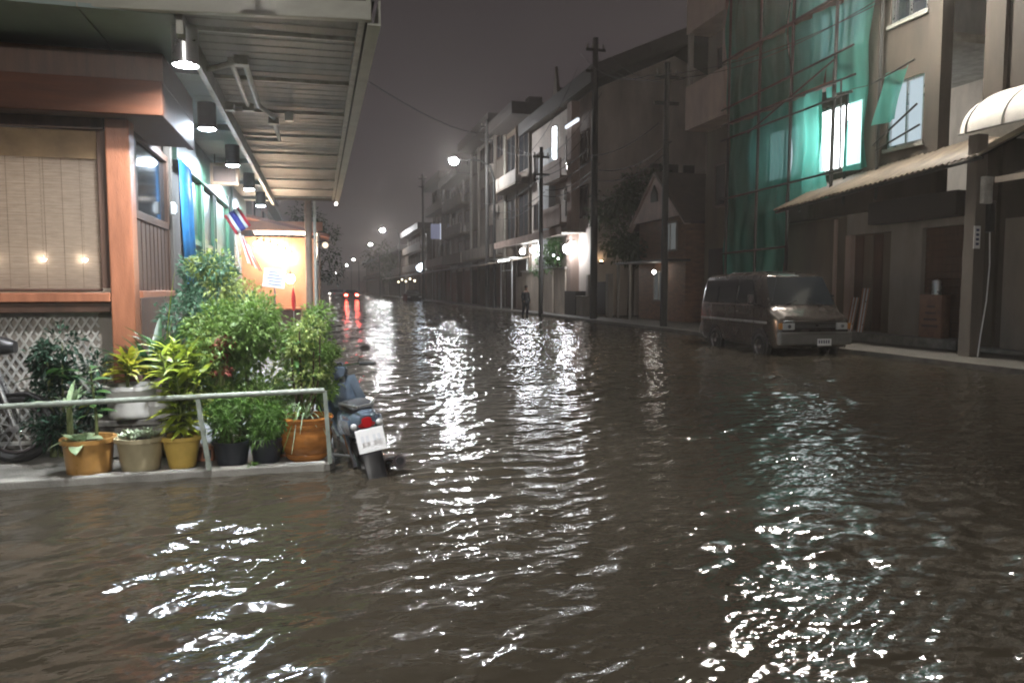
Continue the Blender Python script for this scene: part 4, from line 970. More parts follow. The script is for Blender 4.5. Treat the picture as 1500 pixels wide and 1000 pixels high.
# long corrugated awning
aw = thing("shop_awning", "long corrugated sheet awning sloping down towards the street", "awning", (13.1, 15, 3.6))
g = MB(); n = 130; vs = []; fs = []
for i in range(n + 1):
    u = i / n; y = 18.35 + (11.6 - 18.35) * u; ze = 3.60 + .40 * u; w = .032 * math.sin(i * math.pi / 1.5)
    vs += [(12.3, y, ze + w), (14.0, y, ze + .82 + w)]
for i in range(n): fs.append((2 * i, 2 * i + 1, 2 * i + 3, 2 * i + 2))
g.add(vs, fs); o = g.build("corrugated_sheet", M_awn, aw, smooth=True); o.modifiers.new("s", 'SOLIDIFY').thickness = .006
for k in range(6):
    u = k / 5; y = 18.2 - 6.4 * u; MB().beam((12.34, y, 3.555 + .40 * u), (14.0, y, 4.36 + .40 * u), .05, .05).build("rafter", M_scaf, aw)
MB().beam((12.36, 18.3, 3.545), (12.36, 11.65, 3.945), .045, .05).build("edge_beam", M_scaf, aw)
# near right building with cream dome awning
nb = thing("corner_building", "dark corner building at the right edge behind the utility pole", "building", (17, 10.6, .09))
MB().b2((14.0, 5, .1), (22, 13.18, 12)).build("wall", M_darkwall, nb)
MB().b2((13.9, 12.7, .1), (13.998, 13.18, 12)).build("pillar", M_darkwall, nb)
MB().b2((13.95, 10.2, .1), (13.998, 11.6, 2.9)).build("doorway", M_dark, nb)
MB().b2((13.92, 11.62, .1), (13.997, 12.5, 2.9)).build("door_panel", M_plaster_grey, nb)
MB().b2((13.94, 11.05, 2.15), (13.949, 11.22, 2.35)).build("notice", M_white, nb)
MB().b2((13.6, 5, .1), (14.0, 13.18, .18)).build("step", M_wetconc, nb)
for y in (11.7, 9.5): 
    w = MB().b2((13.95, y - .5, 5.8), (13.998, y + .5, 7.2)).build("window", M_wooddark, nb); MB().b2((13.935, y - .42, 5.88), (13.949, y + .42, 7.12)).build("pane", M_glass, w)
dm = thing("dome_awning", "cream canvas dome awning jutting out at the right edge", "awning", (13.1, 10.6, 4.5))
g = MB(); vs = []; fs = []; n = 12; ysx = [12.18, 12.0, 11.2, 10.2, 9.2, 8.2]
for yy in ysx:
    for k in range(n + 1):
        a = math.pi / 2 * k / n; end = 0 if yy < 12.1 else .03
        vs.append((13.98 - 1.70 * math.cos(a) * (1 - end), yy, 4.48 + .98 * math.sin(a) * (1 - end)))
for i in range(len(ysx) - 1):
    for k in range(n): a = i * (n + 1) + k; fs.append((a, a + 1, a + n + 2, a + n + 1))
e0 = len(vs); vs.append((13.98, 12.18, 4.48))
for k in range(n): fs.append((e0, k + 1, k))
g.add(vs, fs); g.build("canvas", M_canvas, dm, smooth=True)
for yy in (12.0, 11.2, 10.2):
    MB().tube([(13.98 - 1.71 * math.cos(math.pi / 2 * k / n), yy, 4.478 + .985 * math.sin(math.pi / 2 * k / n)) for k in range(n + 1)], .012, 6).build("hoop", M_pipe, dm, smooth=True)
MB().tube([(12.30, 12.18, 4.47), (12.30, 8.2, 4.47)], .02, 6).build("edge_bar", M_pipe, dm)
lw = thing("lower_awning", "lower sheet awning with a pale edge beneath the cream dome awning", "awning", (13, 10.3, 3.4))
MB().prism([(12.35, 3.46), (12.35, 3.50), (14.0, 4.0), (14.0, 3.94)], 'y', 8.2, 11.3).build("sheet", M_awn, lw)
MB().b2((12.31, 8.2, 3.42), (12.348, 11.32, 3.53)).build("edge_board", M_plaster_beige, lw)
MB().b2((13.4, 8.2, 2.95), (13.9, 11.6, 3.25)).build("shutter_box", M_plaster_brown, lw, bevel=.01)
# concrete utility pole with boxes
up = thing("utility_pole", "square concrete utility pole with meter boxes under the cream awning's end", "pole", (12.25, 11.95, .09))
MB().loft([[(12.12, 11.82, .09), (12.40, 11.82, .09), (12.40, 12.10, .09), (12.12, 12.10, .09)], [(12.14, 11.84, 4.44), (12.38, 11.84, 4.44), (12.38, 12.08, 4.44), (12.14, 12.08, 4.44)]]).build("shaft", M_plaster_grey, up, bevel=.012)
MB().box((12.30, 11.76, 3.35), (.22, .10, .52)).build("meter_box", M_lattice, up, bevel=.015)
MB().box((12.47, 11.86, 2.85), (.13, .22, .60)).build("switch_box", M_blackplastic, up, bevel=.012)
MB().box((12.16, 11.80, 2.44), (.15, .02, .44)).build("number_label", M_white, up, bevel=.004)
g = MB()
for k in range(4): g.box((12.165, 11.788, 2.58 - k * .09), (.07, .004, .05))
g.build("label_marks", M_platemark, up)
MB().tube([(12.52, 11.85, 2.6), (12.50, 11.80, 1.9), (12.44, 11.78, 1.2), (12.30, 11.75, .5), (12.22, 11.72, .1)], .012, 6).build("dangling_cable", M_white, up, smooth=True)
up.location.x += .30

# ================================================================== RIGHT: houses and shophouses going away
def win(parent, x, y0, y1, z0, z1, m=None, fm=None):
    """a window standing on a facade in the plane x"""
    f = MB()
    for a, b in (((x - .06, y0, z0), (x - .002, y0 + .07, z1)), ((x - .06, y1 - .07, z0), (x - .002, y1, z1)), ((x - .06, y0 + .07, z1 - .07), (x - .002, y1 - .07, z1)), ((x - .06, y0 + .07, z0), (x - .002, y1 - .07, z0 + .07)), ((x - .05, (y0 + y1) / 2 - .03, z0 + .07), (x - .002, (y0 + y1) / 2 + .03, z1 - .07))): f.b2(a, b)
    fo = f.build("window", fm or M_wooddark, parent); MB().b2((x - .03, y0 + .07, z0 + .07), (x - .02, y1 - .07, z1 - .07)).build("pane", m or M_glass, fo); return fo
# building with the pink balcony, left of the net
bb = thing("balcony_building", "narrow brown building with a pinkish balcony left of the green net", "building", (17, 24.2, .09))
MB().b2((14.25, 22.72, .1), (21, 25.6, 13.5)).build("wall", M_plaster_brown, bb)
for z, nm in ((7.42, 0), (10.9, 0)):
    MB().b2((13.3, 22.8, z - .14), (14.248, 25.5, z)).build("balcony_slab", M_plaster_pink, bb)
    MB().b2((13.3, 22.8, z + .002), (13.42, 25.5, z + 1.45)).build("balcony_parapet", M_plaster_pink, bb, bevel=.01)
    MB().b2((13.42, 25.38, z + .002), (14.248, 25.5, z + 1.45)).build("balcony_side", M_plaster_pink, bb)
MB().b2((13.34, 22.82, 8.9), (13.5, 23.0, 13.2)).build("corner_post", M_plaster, bb); MB().b2((13.34, 25.3, 8.9), (13.5, 25.46, 13.2)).build("corner_post", M_plaster, bb)
win(bb, 14.25, 23.3, 24.9, 7.9, 10.2); win(bb, 14.25, 23.3, 24.9, 4.4, 6.0)
MB().b2((14.2, 23.0, .1), (14.248, 25.2, 2.9)).build("shutter", M_dark, bb)
t = thing("wall_lamp", "faint tiny lamp on the edge of the balcony building", "lamp", (14, 22.75, 5.9)); MB().ball((14.1, 22.69, 5.9), .03).build("bulb", G_small, t); MB().box((14.18, 22.70, 5.9), (.12, .03, .03)).build("bracket", M_black, t)
# small gabled house
hs = thing("gabled_house", "small brown house with a pale pointed gable and vent facing the street", "house", (16.5, 28.8, .09))
MB().b2((14.0, 26.6, .1), (21, 31.0, 4.3)).build("wall", mat("brown timber wall", (.20, .105, .065), .7, .4, 2.5, stretch=(1, 1, 4)), hs)
gb = MB().prism([(26.6, 4.302), (31.0, 4.302), (28.85, 6.05)], 'x', 13.70, 13.82).build("gable", M_gable, hs)
MB().prism([(28.55, 5.05), (29.15, 5.05), (29.15, 5.4), (28.85, 5.75), (28.55, 5.4)], 'x', 13.65, 13.698).build("gable_vent", M_dark, gb)
for a, b in (((26.1, 3.92), (28.85, 6.18)), ((31.6, 3.98), (28.85, 6.18))):
    MB().beam((13.78, a[0], a[1]), (13.78, b[0], b[1]), .26, .05).build("barge_board", M_plaster_pink, hs)
    MB().prism([(a[0], a[1] + .03), (b[0], b[1] + .03), (b[0], b[1] + .13), (a[0], a[1] + .13)], 'x', 13.66, 21.3).build("roof", M_tile, hs)
win(hs, 14.0, 27.3, 28.5, 2.95, 4.15, M_winlit2 if 0 else glow("dim pane", (.62, .66, .66), .16), M_plaster); win(hs, 14.0, 28.4, 29.4, .9, 2.2, glow("dim pane low", (.62, .66, .66), .10), M_plaster)
MB().b2((13.0, 26.2, 2.5), (14.0, 31.4, 2.58)).build("porch_roof", M_roof, hs)
for y in (26.4, 29.9, 31.2): MB().b2((13.05, y, .1), (13.15, y + .1, 2.498)).build("porch_post", M_plaster, hs)
t = thing("porch_lamp", "small white lamp under the porch of the gabled house", "lamp", (13.6, 28.6, 2.1)); MB().ball((13.55, 28.5, 2.12), .075).build("globe", G_bulb, t, smooth=True); MB().tube([(13.55, 28.5, 2.18), (13.55, 28.5, 2.5)], .01, 6).build("cord", M_wire, t)
t = thing("gate_lamp", "yellowish lamp in the dark yard left of the gabled house", "lamp", (13, 32.4, 2.0)); MB().ball((13.2, 32.6, 2.02), .075).build("globe", glow("yellow bulb", (1, .82, .55), 26), t, smooth=True); MB().tube([(13.2, 32.6, .1), (13.2, 32.6, 1.96)], .025, 6).build("post", M_black, t)
for k, (y, lab) in enumerate(((26.9, "parked motorcycle shape under the right end of the porch"), (28.7, "parked motorcycle shape under the middle of the porch"))):
    pass
# yard gate between the house and the shophouses
gt = thing("yard_gate", "dark metal yard gate with concrete posts left of the gabled house", "gate", (12.9, 33, .09))
for y in (31.6, 34.2): MB().b2((12.75, y, .1), (13.0, y + .28, 2.1)).build("gate_post", M_plaster, gt, bevel=.01)
for k in range(8): MB().b2((12.84, 31.92 + k * .285, .2), (12.88, 31.92 + k * .285 + .25, 1.75)).build("gate_board", M_dark, gt)
# dark trees beside the house
def tree(label, x, y, z0, h, r, seed, n=2600, m=None, group=None, leafL=.26):
    q = random.Random(seed); t = thing("tree", label, "tree", (x, y, z0), group)
    tr = MB().tube([(x, y, z0), (x + .05, y, z0 + h * .3), (x - .05, y + .05, z0 + h * .55), (x, y, z0 + h * .8)], [.16, .12, .09, .04], 9)
    for k in range(6):
        a = k * 1.05; tr.tube([(x, y, z0 + h * (.3 + .07 * k)), (x + r * .7 * math.cos(a), y + r * .7 * math.sin(a), z0 + h * (.55 + .06 * k))], [.05, .02], 6)
    tr.build("trunk", M_bark, t, smooth=True); pts = []
    cl = [(Vector((x + q.gauss(0, r * .42), y + q.gauss(0, r * .42), z0 + h * q.uniform(.38, .95))), q.uniform(.25, .5) * r) for _ in range(18)]
    for i in range(n):
        c, rr = cl[i % 18]; d = Vector((q.gauss(0, 1), q.gauss(0, 1), q.gauss(0, .8))).normalized(); pts.append((tuple(c + d * rr * q.uniform(.3, 1)), tuple(d)))
    leafcloud("crown", t, pts, m or M_lf_night, leafL, leafL * .45, seed=seed); return t
tree("dark leafy tree in front of the shophouse end wall, left of the gabled house", 14.3, 32.6, .1, 7.4, 1.9, 41, 5200)
tree("dark tree rising behind the gabled house roof, next to the balcony building", 17.5, 26.2, .1, 8.2, 2.0, 42, 5200)
tree("bushy tree lit from below in front of the white shop lamps", 12.9, 39.2, 1.2, 3.1, 1.0, 43, 1500, M_lf_mid, None, .22)
tree("small tree hugging the wall between the lit shop lamps", 13.0, 41.8, 1.2, 2.6, .8, 44, 900, M_lf_mid, None, .2)
tree("dark tree on the left pavement beyond the food stall", -.5, 27, .05, 4.4, 1.1, 45, 3600, None, None, .13)
tree("distant dark tree by the far junction on the left side", -4, 70, 0, 6, 3, 46, 1500, None, None, .5)
tree("distant dark tree on the right before the far houses", 13.2, 130, 0, 8.5, 4, 47, 1500, None, None, .6)

# shophouse with the gabled end wall
s1 = thing("shophouse", "tall shophouse with a plain gabled end wall and lit tube lamps", "building", (17, 39.5, .09))
MB().b2((13.0, 34.3, .1), (21.5, 45.0, 11.0)).build("wall", M_endwall, s1)
MB().prism([(13.0, 11.002), (21.5, 11.002), (17.25, 12.9)], 'y', 34.3, 45.0).build("gable_wall", M_endwall, s1)
for a, b in (((12.2, 10.85), (17.25, 13.05)), ((22.3, 10.85), (17.25, 13.05))):
    MB().add([(a[0], 32.5, a[1]), (b[0], 32.5, b[1]), (b[0], 45.3, b[1]), (a[0], 45.3, a[1]), (a[0], 32.5, a[1] + .75), (b[0], 32.5, b[1] + .75), (b[0], 45.3, b[1] + .75), (a[0], 45.3, a[1] + .75)], [(0, 1, 2, 3), (4, 7, 6, 5), (0, 4, 5, 1), (1, 5, 6, 2), (2, 6, 7, 3), (3, 7, 4, 0)]).build("roof", M_roof, s1)
MB().prism([(38.4, 11.0), (39.8, 11.0), (39.1, 13.4)], 'x', 12.6, 12.75).build("dormer_gable", M_plaster_brown, s1)
MB().b2((12.55, 36.2, .1), (12.999, 36.9, 10.9)).build("pilaster", M_plaster_pink, s1); MB().b2((12.6, 40.2, .1), (12.999, 42.2, 9.3)).build("pale_bay", mat("pale blue white render", (.50, .53, .55), .7, .2, 2), s1)
for z in (7.3, 4.9): MB().b2((12.2, 37.0, z - .12), (12.999, 40.1, z)).build("balcony_slab", M_plaster_pink, s1); MB().b2((12.2, 37.0, z + .002), (12.28, 40.1, z + .9)).build("balcony_parapet", M_plaster_pink, s1)
for (a, b, c, d) in ((37.2, 38.3, 5.3, 6.9), (37.2, 38.3, 7.7, 9.6), (43.0, 44.4, 5.0, 6.6), (43.0, 44.4, 7.9, 9.6), (34.8, 36.0, 5.0, 6.6), (34.8, 36.0, 7.6, 9.3)): win(s1, 13.0, a, b, c, d)
for k in range(3): MB().b2((16 + k * .9, 34.2, 6.5), (16.6 + k * .9, 34.298, 7.6)).build("vent", M_dark, s1)
MB().b2((12.4, 36.9, 6.0), (12.6, 37.0, 6.5)).build("air_conditioner", M_white, s1)
t = thing("tube_lamp", "bright upright white tube lamp high on the shophouse front", "lamp", (12.9, 38.7, 8.4))
MB().box((12.5, 38.85, 9.3), (.14, .3, 1.65)).build("diffuser", G_tube, t); MB().box((12.60, 38.85, 9.3), (.08, .4, 1.85)).build("housing", M_alu, t)
t = thing("tube_lamp", "dim horizontal tube lamp right of the bright upright tube", "lamp", (12.4, 36, 9.6))
MB().box((12.5, 36.0, 9.72), (.10, 1.9, .14)).build("diffuser", G_tubedim, t); MB().box((12.5, 36.0, 9.82), (.14, 2.0, .06)).build("housing", M_alu, t)
# compound in front: wall, lit frame, lamps
cw = thing("compound_wall", "beige compound wall below the white lamps, behind the walking person", "wall", (12.6, 41, .09))
MB().b2((12.5, 36.9, .1), (12.7, 45.5, 2.45)).build("wall", M_plaster_beige, cw)
MB().b2((12.42, 36.8, 2.452), (12.78, 45.6, 2.56)).build("coping", M_plaster, cw)
MB().b2((12.40, 38.9, .1), (12.499, 40.2, 2.45)).build("pier", M_plaster_beige, cw, bevel=.01)
MB().b2((12.36, 34.9, .1), (12.9, 36.6, 1.3)).build("planter_box", M_dark, cw)
t = thing("white_box", "pale box standing by the dark planter at the shophouse foot", "box", (12.2, 33.6, .09)); MB().b2((12.1, 33.2, .12), (12.6, 34.1, 1.0)).build("body", M_plaster, t, bevel=.03); MB().b2((12.08, 33.18, 1.002), (12.62, 34.12, 1.08)).build("lid", M_plaster_grey, t, bevel=.02)
sfm = thing("lit_shelter", "small white framed shelter with a bright strip lamp behind the person", "shelter", (12.2, 46.5, .09))
for x, y in ((11.9, 45.7), (11.9, 48.6), (12.9, 45.7), (12.9, 48.6)): MB().tube([(x, y, .1), (x, y, 3.3)], .05, 8).build("post", M_white, sfm)
MB().box((12.4, 47.15, 3.36), (1.5, 3.4, .08)).build("roof", M_white, sfm)
MB().box((11.93, 47.1, 2.6), (.05, 2.9, .05)).build("rail", M_white, sfm); MB().b2((12.85, 45.7, .1), (12.9, 48.6, 2.2)).build("back_panel", M_plaster_beige, sfm)
t = thing("strip_lamp", "bright white strip lamp under the shelter roof", "lamp", (11.9, 47, 3.1)); MB().box((11.78, 47.4, 3.22), (.09, 2.6, .09)).build("tube", glow("strip white", (.93, .97, 1), 45), t); MB().box((11.78, 47.4, 3.29), (.13, 2.7, .045)).build("housing", M_white, t)
for k, (y, z, r, lab) in enumerate(((44.6, 3.72, .17, "round white shop lamp just left of the wooden pole"), (42.3, 3.68, .17, "round white shop lamp just right of the wooden pole"), (36.0, 3.45, .22, "largest round white shop lamp at the shophouse corner"))):
    t = thing("shop_lamp", lab, "lamp", (12.3, y, z - r), "round white lamps on the shophouse front"); MB().ball((12.3, y, z), r, 14, 8).build("globe", G_shop, t, smooth=True); MB().tube([(12.3, y, z + r), (12.3, y, z + r + .2), (12.7, y, z + r + .25)], .025, 6).build("arm", M_black, t)
for k, (y, z) in enumerate(((40.2, 3.9), (39.0, 3.4), (38.0, 3.2), (37.2, 3.0), (40.8, 3.35))):
    t = thing("fairy_lamp", ["topmost tiny lamp in the leaves left of the largest shop lamp", "middle tiny lamp in the leaves between the round shop lamps", "tiny lamp in the leaves just above the wall coping", "lowest tiny lamp in the leaves, right end under the largest lamp", "leftmost tiny lamp in the leaves right of the wooden pole"][k], "lamp", (12.2, y, z), "tiny lamps in the leaves"); MB().ball((12.2, y, z), .05).build("globe", glow("fairy", (.95, .97, 1), 14), t); MB().tube([(12.2, y, z + .05), (12.5, y, z + .4)], .008, 5).build("cord", M_wire, t)
t = thing("entrance_canopy", "pale canopy slab over the shophouse ground floor, lit by round lamps", "canopy", (12.2, 41, 4.1)); MB().b2((11.7, 35.2, 4.22), (12.99, 49.5, 4.36)).build("slab", M_plaster, t); MB().b2((11.64, 35.15, 4.1), (11.698, 49.55, 4.5)).build("fascia", M_plaster_pink, t)
t = thing("corner_uplight", "warm glow lamp on the shophouse corner right of the concrete pole", "lamp", (13.5, 34, 2.6)); MB().box((13.4, 34.1, 2.7), (.18, .12, .14)).build("body", M_black, t); MB().box((13.4, 34.1, 2.775), (.14, .09, .008)).build("lens", glow("uplight", (1, .70, .42), 60), t)

# further shophouses
def shophouse(label, y0, y1, z1, m, seed, x=13.0, base=True, floors=3, roofm=None):
    q = random.Random(seed); t = thing("shophouse", label, "building", (x + 4, (y0 + y1) / 2, .09))
    MB().b2((x, y0, .1), (x + 8, y1 - .02, z1)).build("wall", m, t)
    MB().b2((x - 1.3, y0 - .1, z1 + .002), (x + 8.1, y1 + .05, z1 + .75)).build("roof", roofm or M_roof, t)
    fh = (z1 - 3.6) / (floors - 1); nb_ = max(2, int((y1 - y0) / 2.6)); bw = (y1 - y0) / nb_
    for f in range(floors - 1):
        z = 3.8 + f * fh
        for k in range(nb_):
            a = y0 + k * bw + .35
            if q.random() < .8: win(t, x, a, a + bw - .7, z + .85, z + fh - .55)
        if q.random() < .75:
            MB().b2((x - 1.0, y0 + .1, z - .12), (x - .002, y1 - .12, z)).build("balcony_slab", M_plaster_brown, t); MB().b2((x - 1.0, y0 + .1, z + .002), (x - .9, y1 - .12, z + .8)).build("balcony_parapet", q.choice((M_plaster_brown, M_plaster, M_plaster_grey)), t)
    for k in range(nb_ + 1): MB().b2((x - .16, min(y1 - .2, y0 + k * bw - .1 + .1), .1), (x - .004, min(y1 - .02, y0 + k * bw + .2), z1)).build("pilaster", m, t)
    for k in range(nb_):
        MB().b2((x - .05, y0 + k * bw + .35, .12), (x - .003, y0 + (k + 1) * bw - .15, 3.0)).build("shutter", q.choice((M_dark, M_wooddark, M_plaster_brown)), t)
    if base: MB().prism([(x - 2.0, 3.0), (x - 2.0, 3.06), (x - .003, 3.5), (x - .003, 3.4)], 'y', y0 + .1, y1 - .1).build("street_awning", M_awn if q.random() < .5 else M_roof, t)
    MB().tube([(x - .22, y1 - .5, .1), (x - .22, y1 - .5, z1 - .2)], .05, 6).build('downpipe', M_pipe, t)
    for f in range(floors - 1): MB().b2((x - .45, y0 + .4 + 1.3 * f, 3.9 + f * fh), (x - .17, y0 + 1.2 + 1.3 * f, 4.45 + f * fh)).build('air_conditioner', M_plaster, t)
    for k in range(2): MB().b2((x + 2 + 2.2 * k, y0 + 1, z1 + .752), (x + 3 + 2.2 * k, y0 + 2, z1 + 1.6 + q.random())).build("water_tank", M_dark, t)
    return t
shophouse("brown shophouse with a jagged dark roofline left of the lit shophouse", 45.1, 51.5, 12.2, M_plaster_brown, 61)
shophouse("shophouse with dark open balconies behind the second street pole", 51.7, 63.5, 13.0, M_plaster_grey, 62, floors=4)
shophouse("dim shophouse beside the nearest street lamp's pole", 63.8, 74, 11.3, M_plaster, 63, floors=4)
shophouse("stepped dark shophouse left of the nearest street lamp's pole", 74.2, 86, 12.4, M_plaster_brown, 64, floors=4)
shophouse("low distant house with a curved pale sign on its front", 92, 112, 8.8, M_plaster_grey, 65, x=13.2)
shophouse("far low building under the second street lamp", 116, 145, 7.4, M_plaster_brown, 66, x=13.2, floors=2)
shophouse("farthest low building on the right side of the street", 150, 210, 8.0, M_plaster_brown, 67, x=13, floors=2)
def leftblock(label, y0, y1, z1, x1, m):
    t = thing("shophouse", label, "building", (x1 - 4, (y0 + y1) / 2, .05)); MB().b2((x1 - 8, y0, .05), (x1, y1, z1)).build("wall", m, t)
    MB().b2((x1 - 8, y0, z1 + .002), (x1 + .5, y1, z1 + .25)).build("roof", M_roof, t)
    n = max(2, int((y1 - y0) / 4))
    for k in range(n):
        a = y0 + (y1 - y0) / n * k + .4; MB().b2((x1 + .003, a, .1), (x1 + .05, a + (y1 - y0) / n - .8, 2.8)).build("shutter", M_wooddark, t); MB().b2((x1 + .003, a + .3, 3.4), (x1 + .05, a + (y1 - y0) / n - 1.1, 4.6 if z1 > 5 else z1 - .1)).build("window", M_glass, t)
    return t
leftblock("red brown low house on the left just beyond the food stall", 23.2, 36, 5.2, -2.2, mat("dark red render", (.20, .09, .065), .7, .35, 2))
leftblock("dim left side house farther down the flooded street", 37, 60, 6, -2.8, M_plaster_brown)
leftblock("far left side house near the brake lights", 62, 110, 6.4, -2.6, M_plaster_brown)
leftblock("farthest left side block at the end of the street", 115, 240, 7, -2.6, M_plaster_brown)
eb = thing("end_building", "far dark building closing the end of the street", "building", (4, 620, 0)); MB().b2((-60, 610, 0), (80, 640, 14)).build("wall", M_plaster_brown, eb); MB().b2((-60, 609, 14.002), (80, 640, 15)).build("roof", M_roof, eb)

# ---------------------------------------------------------------- street lamps and poles
def street_lamp(label, px_, lx, y, z, face, pole=True):
    t = thing("street_lamp", label, "street lamp", (px_, y, .09), "street lamps along the right side")
    MB().tube([(px_, y, .05), (px_, y, z - 1.2), (px_ + (lx - px_) * .1, y, z - .3), (px_ + (lx - px_) * .35, y, z + .05), (lx + (px_ - lx) * .12, y, z + .08)], [.12, .09, .07, .06, .05], 10).build("pole", M_scaf, t, smooth=True)
    MB().box((lx, y, z + .07), (.9, .34, .14), (0, .10, 0)).build("head", M_alu, t, bevel=.03)
    g = MB().ball((lx - .02, y, z - .06), .30, 12, 6, .8); g.build("lamp_face", face, t, smooth=True)
    return t
street_lamp("nearest visible street lamp, bright white, above the left of the shophouses", 11.7, 8.93, 49.7, 10.0, G_street)
street_lamp("second street lamp along the street, lower in the picture", 11.7, 9.22, 111, 10.0, glow("second street lamp face", (.98, .98, 1), 1400))
street_lamp("third street lamp, small and just left of the second one", 11.7, 9.9, 148, 10.0, glow("third street lamp face", (1, .97, .92), 700))
street_lamp("fourth distant street lamp, tiny white point", 11.7, 10.2, 227, 10.0, G_far)
street_lamp("fifth distant street lamp, tiny white point", 11.7, 10.1, 281, 10.0, G_far)
street_lamp("farthest street lamp, tiny point near the brake lights", 11.7, 9.5, 435, 10.0, G_far)
street_lamp("added fill lamp on a pole out of view behind the camera", -3.6, -1.3, -5.5, 5.6, glow("added fill lamp face", (1.0, .97, .92), L_FILL))  # unseen lamp added to give the pot fronts more light
def pole(label, x, y, h, r=.13, tr=False):
    t = thing("utility_pole", label, "pole", (x, y, .05), "dark street poles on the right side")
    MB().tube([(x, y, -.2), (x, y, h)], [r, r * .7], 12).build("shaft", M_poled, t, smooth=True)
    for k in range(2): MB().box((x, y, h - .5 - .9 * k), (.9, .09, .11)).build("cross_arm", M_poled, t)
    for k in range(4): MB().lathe([(.03, 0), (.05, .05), (.03, .1), (.05, .15), (.02, .18)], (x - .36 + .24 * k, y, h - .44), 8).build("insulator", M_plaster, t)
    if tr:
        MB().lathe([(.28, 0), (.30, .05), (.30, .75), (.24, .85)], (x - .1, y - .35, h * .42), 14).build("transformer", M_lattice, t, smooth=True)
    return t
pole("dark street pole standing right of the walking person", 11.4, 37.7, 8.8, .13)
pole("tall dark street pole in front of the shophouse end wall", 11.75, 30.8, 12.2, .17, False)
pole("street pole in front of the gabled house with a small box", 11.9, 24.2, 9.3, .13)
pole("slim street pole beside the dark balcony shophouse", 11.6, 51.5, 13.2, .15)
pole("farther street pole standing left of the nearest street lamp", 11.5, 84, 14.2, .16)
def wire(label, a, b, sag, r=.012, n=14):
    a = Vector(a); b = Vector(b); pts = [a.lerp(b, k / n) - Vector((0, 0, sag * 4 * (k / n) * (1 - k / n))) for k in range(n + 1)]
    o = MB().tube(pts, r, 5).build("power_line", M_wire); tag(o, label, "cable", "overhead cables"); return o
wire("thin overhead cable from the canopy across the street to the slim pole", (.4, 17.5, 6.6), (11.6, 51.5, 12.3), .5, .018)
for k, (z, dx) in enumerate(((8.3, -.8), (8.3, .3), (7.4, -.5))): wire(["lower left overhead cable between the poles before the lit shophouse", "upper overhead cable between the poles before the lit shophouse", "lowest overhead cable between the poles before the lit shophouse"][k], (11.4 + dx, 37.7, z), (11.75 + dx, 30.8, z + 2.6 - k), .4)
for k, dx in enumerate((-.7, 0, .7)): wire(["left overhead cable from the tall pole to the gabled house's pole", "middle overhead cable from the tall pole to the gabled house's pole", "right overhead cable from the tall pole to the gabled house's pole"][k], (11.75 + dx, 30.8, 11.5), (11.9 + dx, 24.2, 8.8), .5)
for k, dx in enumerate((-.7, .5)): wire(["street side overhead cable running past the green net", "wall side overhead cable running past the green net"][k], (11.9 + dx, 24.2, 8.8), (13.92, 13.0 + dx * .3, 9.06 + dx * .3), .7)
for k, dx in enumerate((-.6, .6)): wire(["street side overhead cable along the far shophouses", "wall side overhead cable along the far shophouses"][k], (11.4 + dx, 37.7, 8.4), (11.6 + dx, 51.5, 12.6), .6)
for k, (dx, zz) in enumerate(((-.3, 7.2), (0, 6.9), (.25, 6.6), (.1, 6.3))): wire(["upper sagging cable of the bundle along the shophouse poles", "second sagging cable of the bundle along the shophouse poles", "third sagging cable of the bundle along the shophouse poles", "lowest sagging cable of the bundle along the shophouse poles"][k], (11.75 + dx, 30.8, zz + .3), (11.4 + dx, 37.7, zz), .25 + .06 * k, .02)
for k, (dx, zz) in enumerate(((-.3, 7.2), (.2, 6.6), (.0, 6.2))): wire(["upper cable of the bundle from the tall pole past the gabled house", "middle cable of the bundle from the tall pole past the gabled house", "lowest cable of the bundle from the tall pole past the gabled house"][k], (11.75 + dx, 30.8, zz), (11.9 + dx, 24.2, zz), .3 + .06 * k, .02)
for k, (dx, zz) in enumerate(((-.3, 7.0), (.2, 6.5), (.0, 6.1))): wire(["upper cable of the bundle toward the slim pole", "middle cable of the bundle toward the slim pole", "lowest cable of the bundle toward the slim pole"][k], (11.4 + dx, 37.7, zz), (11.6 + dx, 51.5, zz + .4), .4 + .08 * k, .022)
# signs and small things far along the street
t = thing("sign", "small pale blue sign sticking out from a far shophouse", "sign", (12, 78, 6.6)); MB().box((12.3, 80, 7.55), (1.0, .15, 1.6)).build("panel", glow("blue sign face", (.55, .58, .85), .28), t); MB().box((12.8, 80, 8.2), (.3, .1, .1)).build("bracket", M_black, t); MB().box((12.83, 80, 7.55), (.06, .2, 1.7)).build("lit_edge", glow("sign edge", (.8, .85, 1), 1.2), t)
t = thing("sign", "curved pale sign on the low distant house", "sign", (13, 100, 6.8)); MB().tube([(12.6, 94, 7.2), (12.5, 98, 6.85), (12.5, 102, 6.85), (12.6, 106, 7.2)], .22, 8).build("panel", glow("curved sign", (.75, .66, .72), .22), t, smooth=True); MB().box((12.9, 100, 7), (.5, .2, .2)).build("bracket", M_black, t)
t = thing("shop_sign_lamp", "bright bluish white lamp low on a far shop", "lamp", (12.6, 96, 4)); MB().ball((12.5, 94.5, 4.05), .45, 12, 6).build("globe", G_blue, t, smooth=True); MB().ball((12.4, 92.6, 4.15), .38, 12, 6).build("globe", G_blue, t, smooth=True); MB().box((12.9, 93.6, 4.1), (.5, .1, .1)).build("bracket", M_black, t)
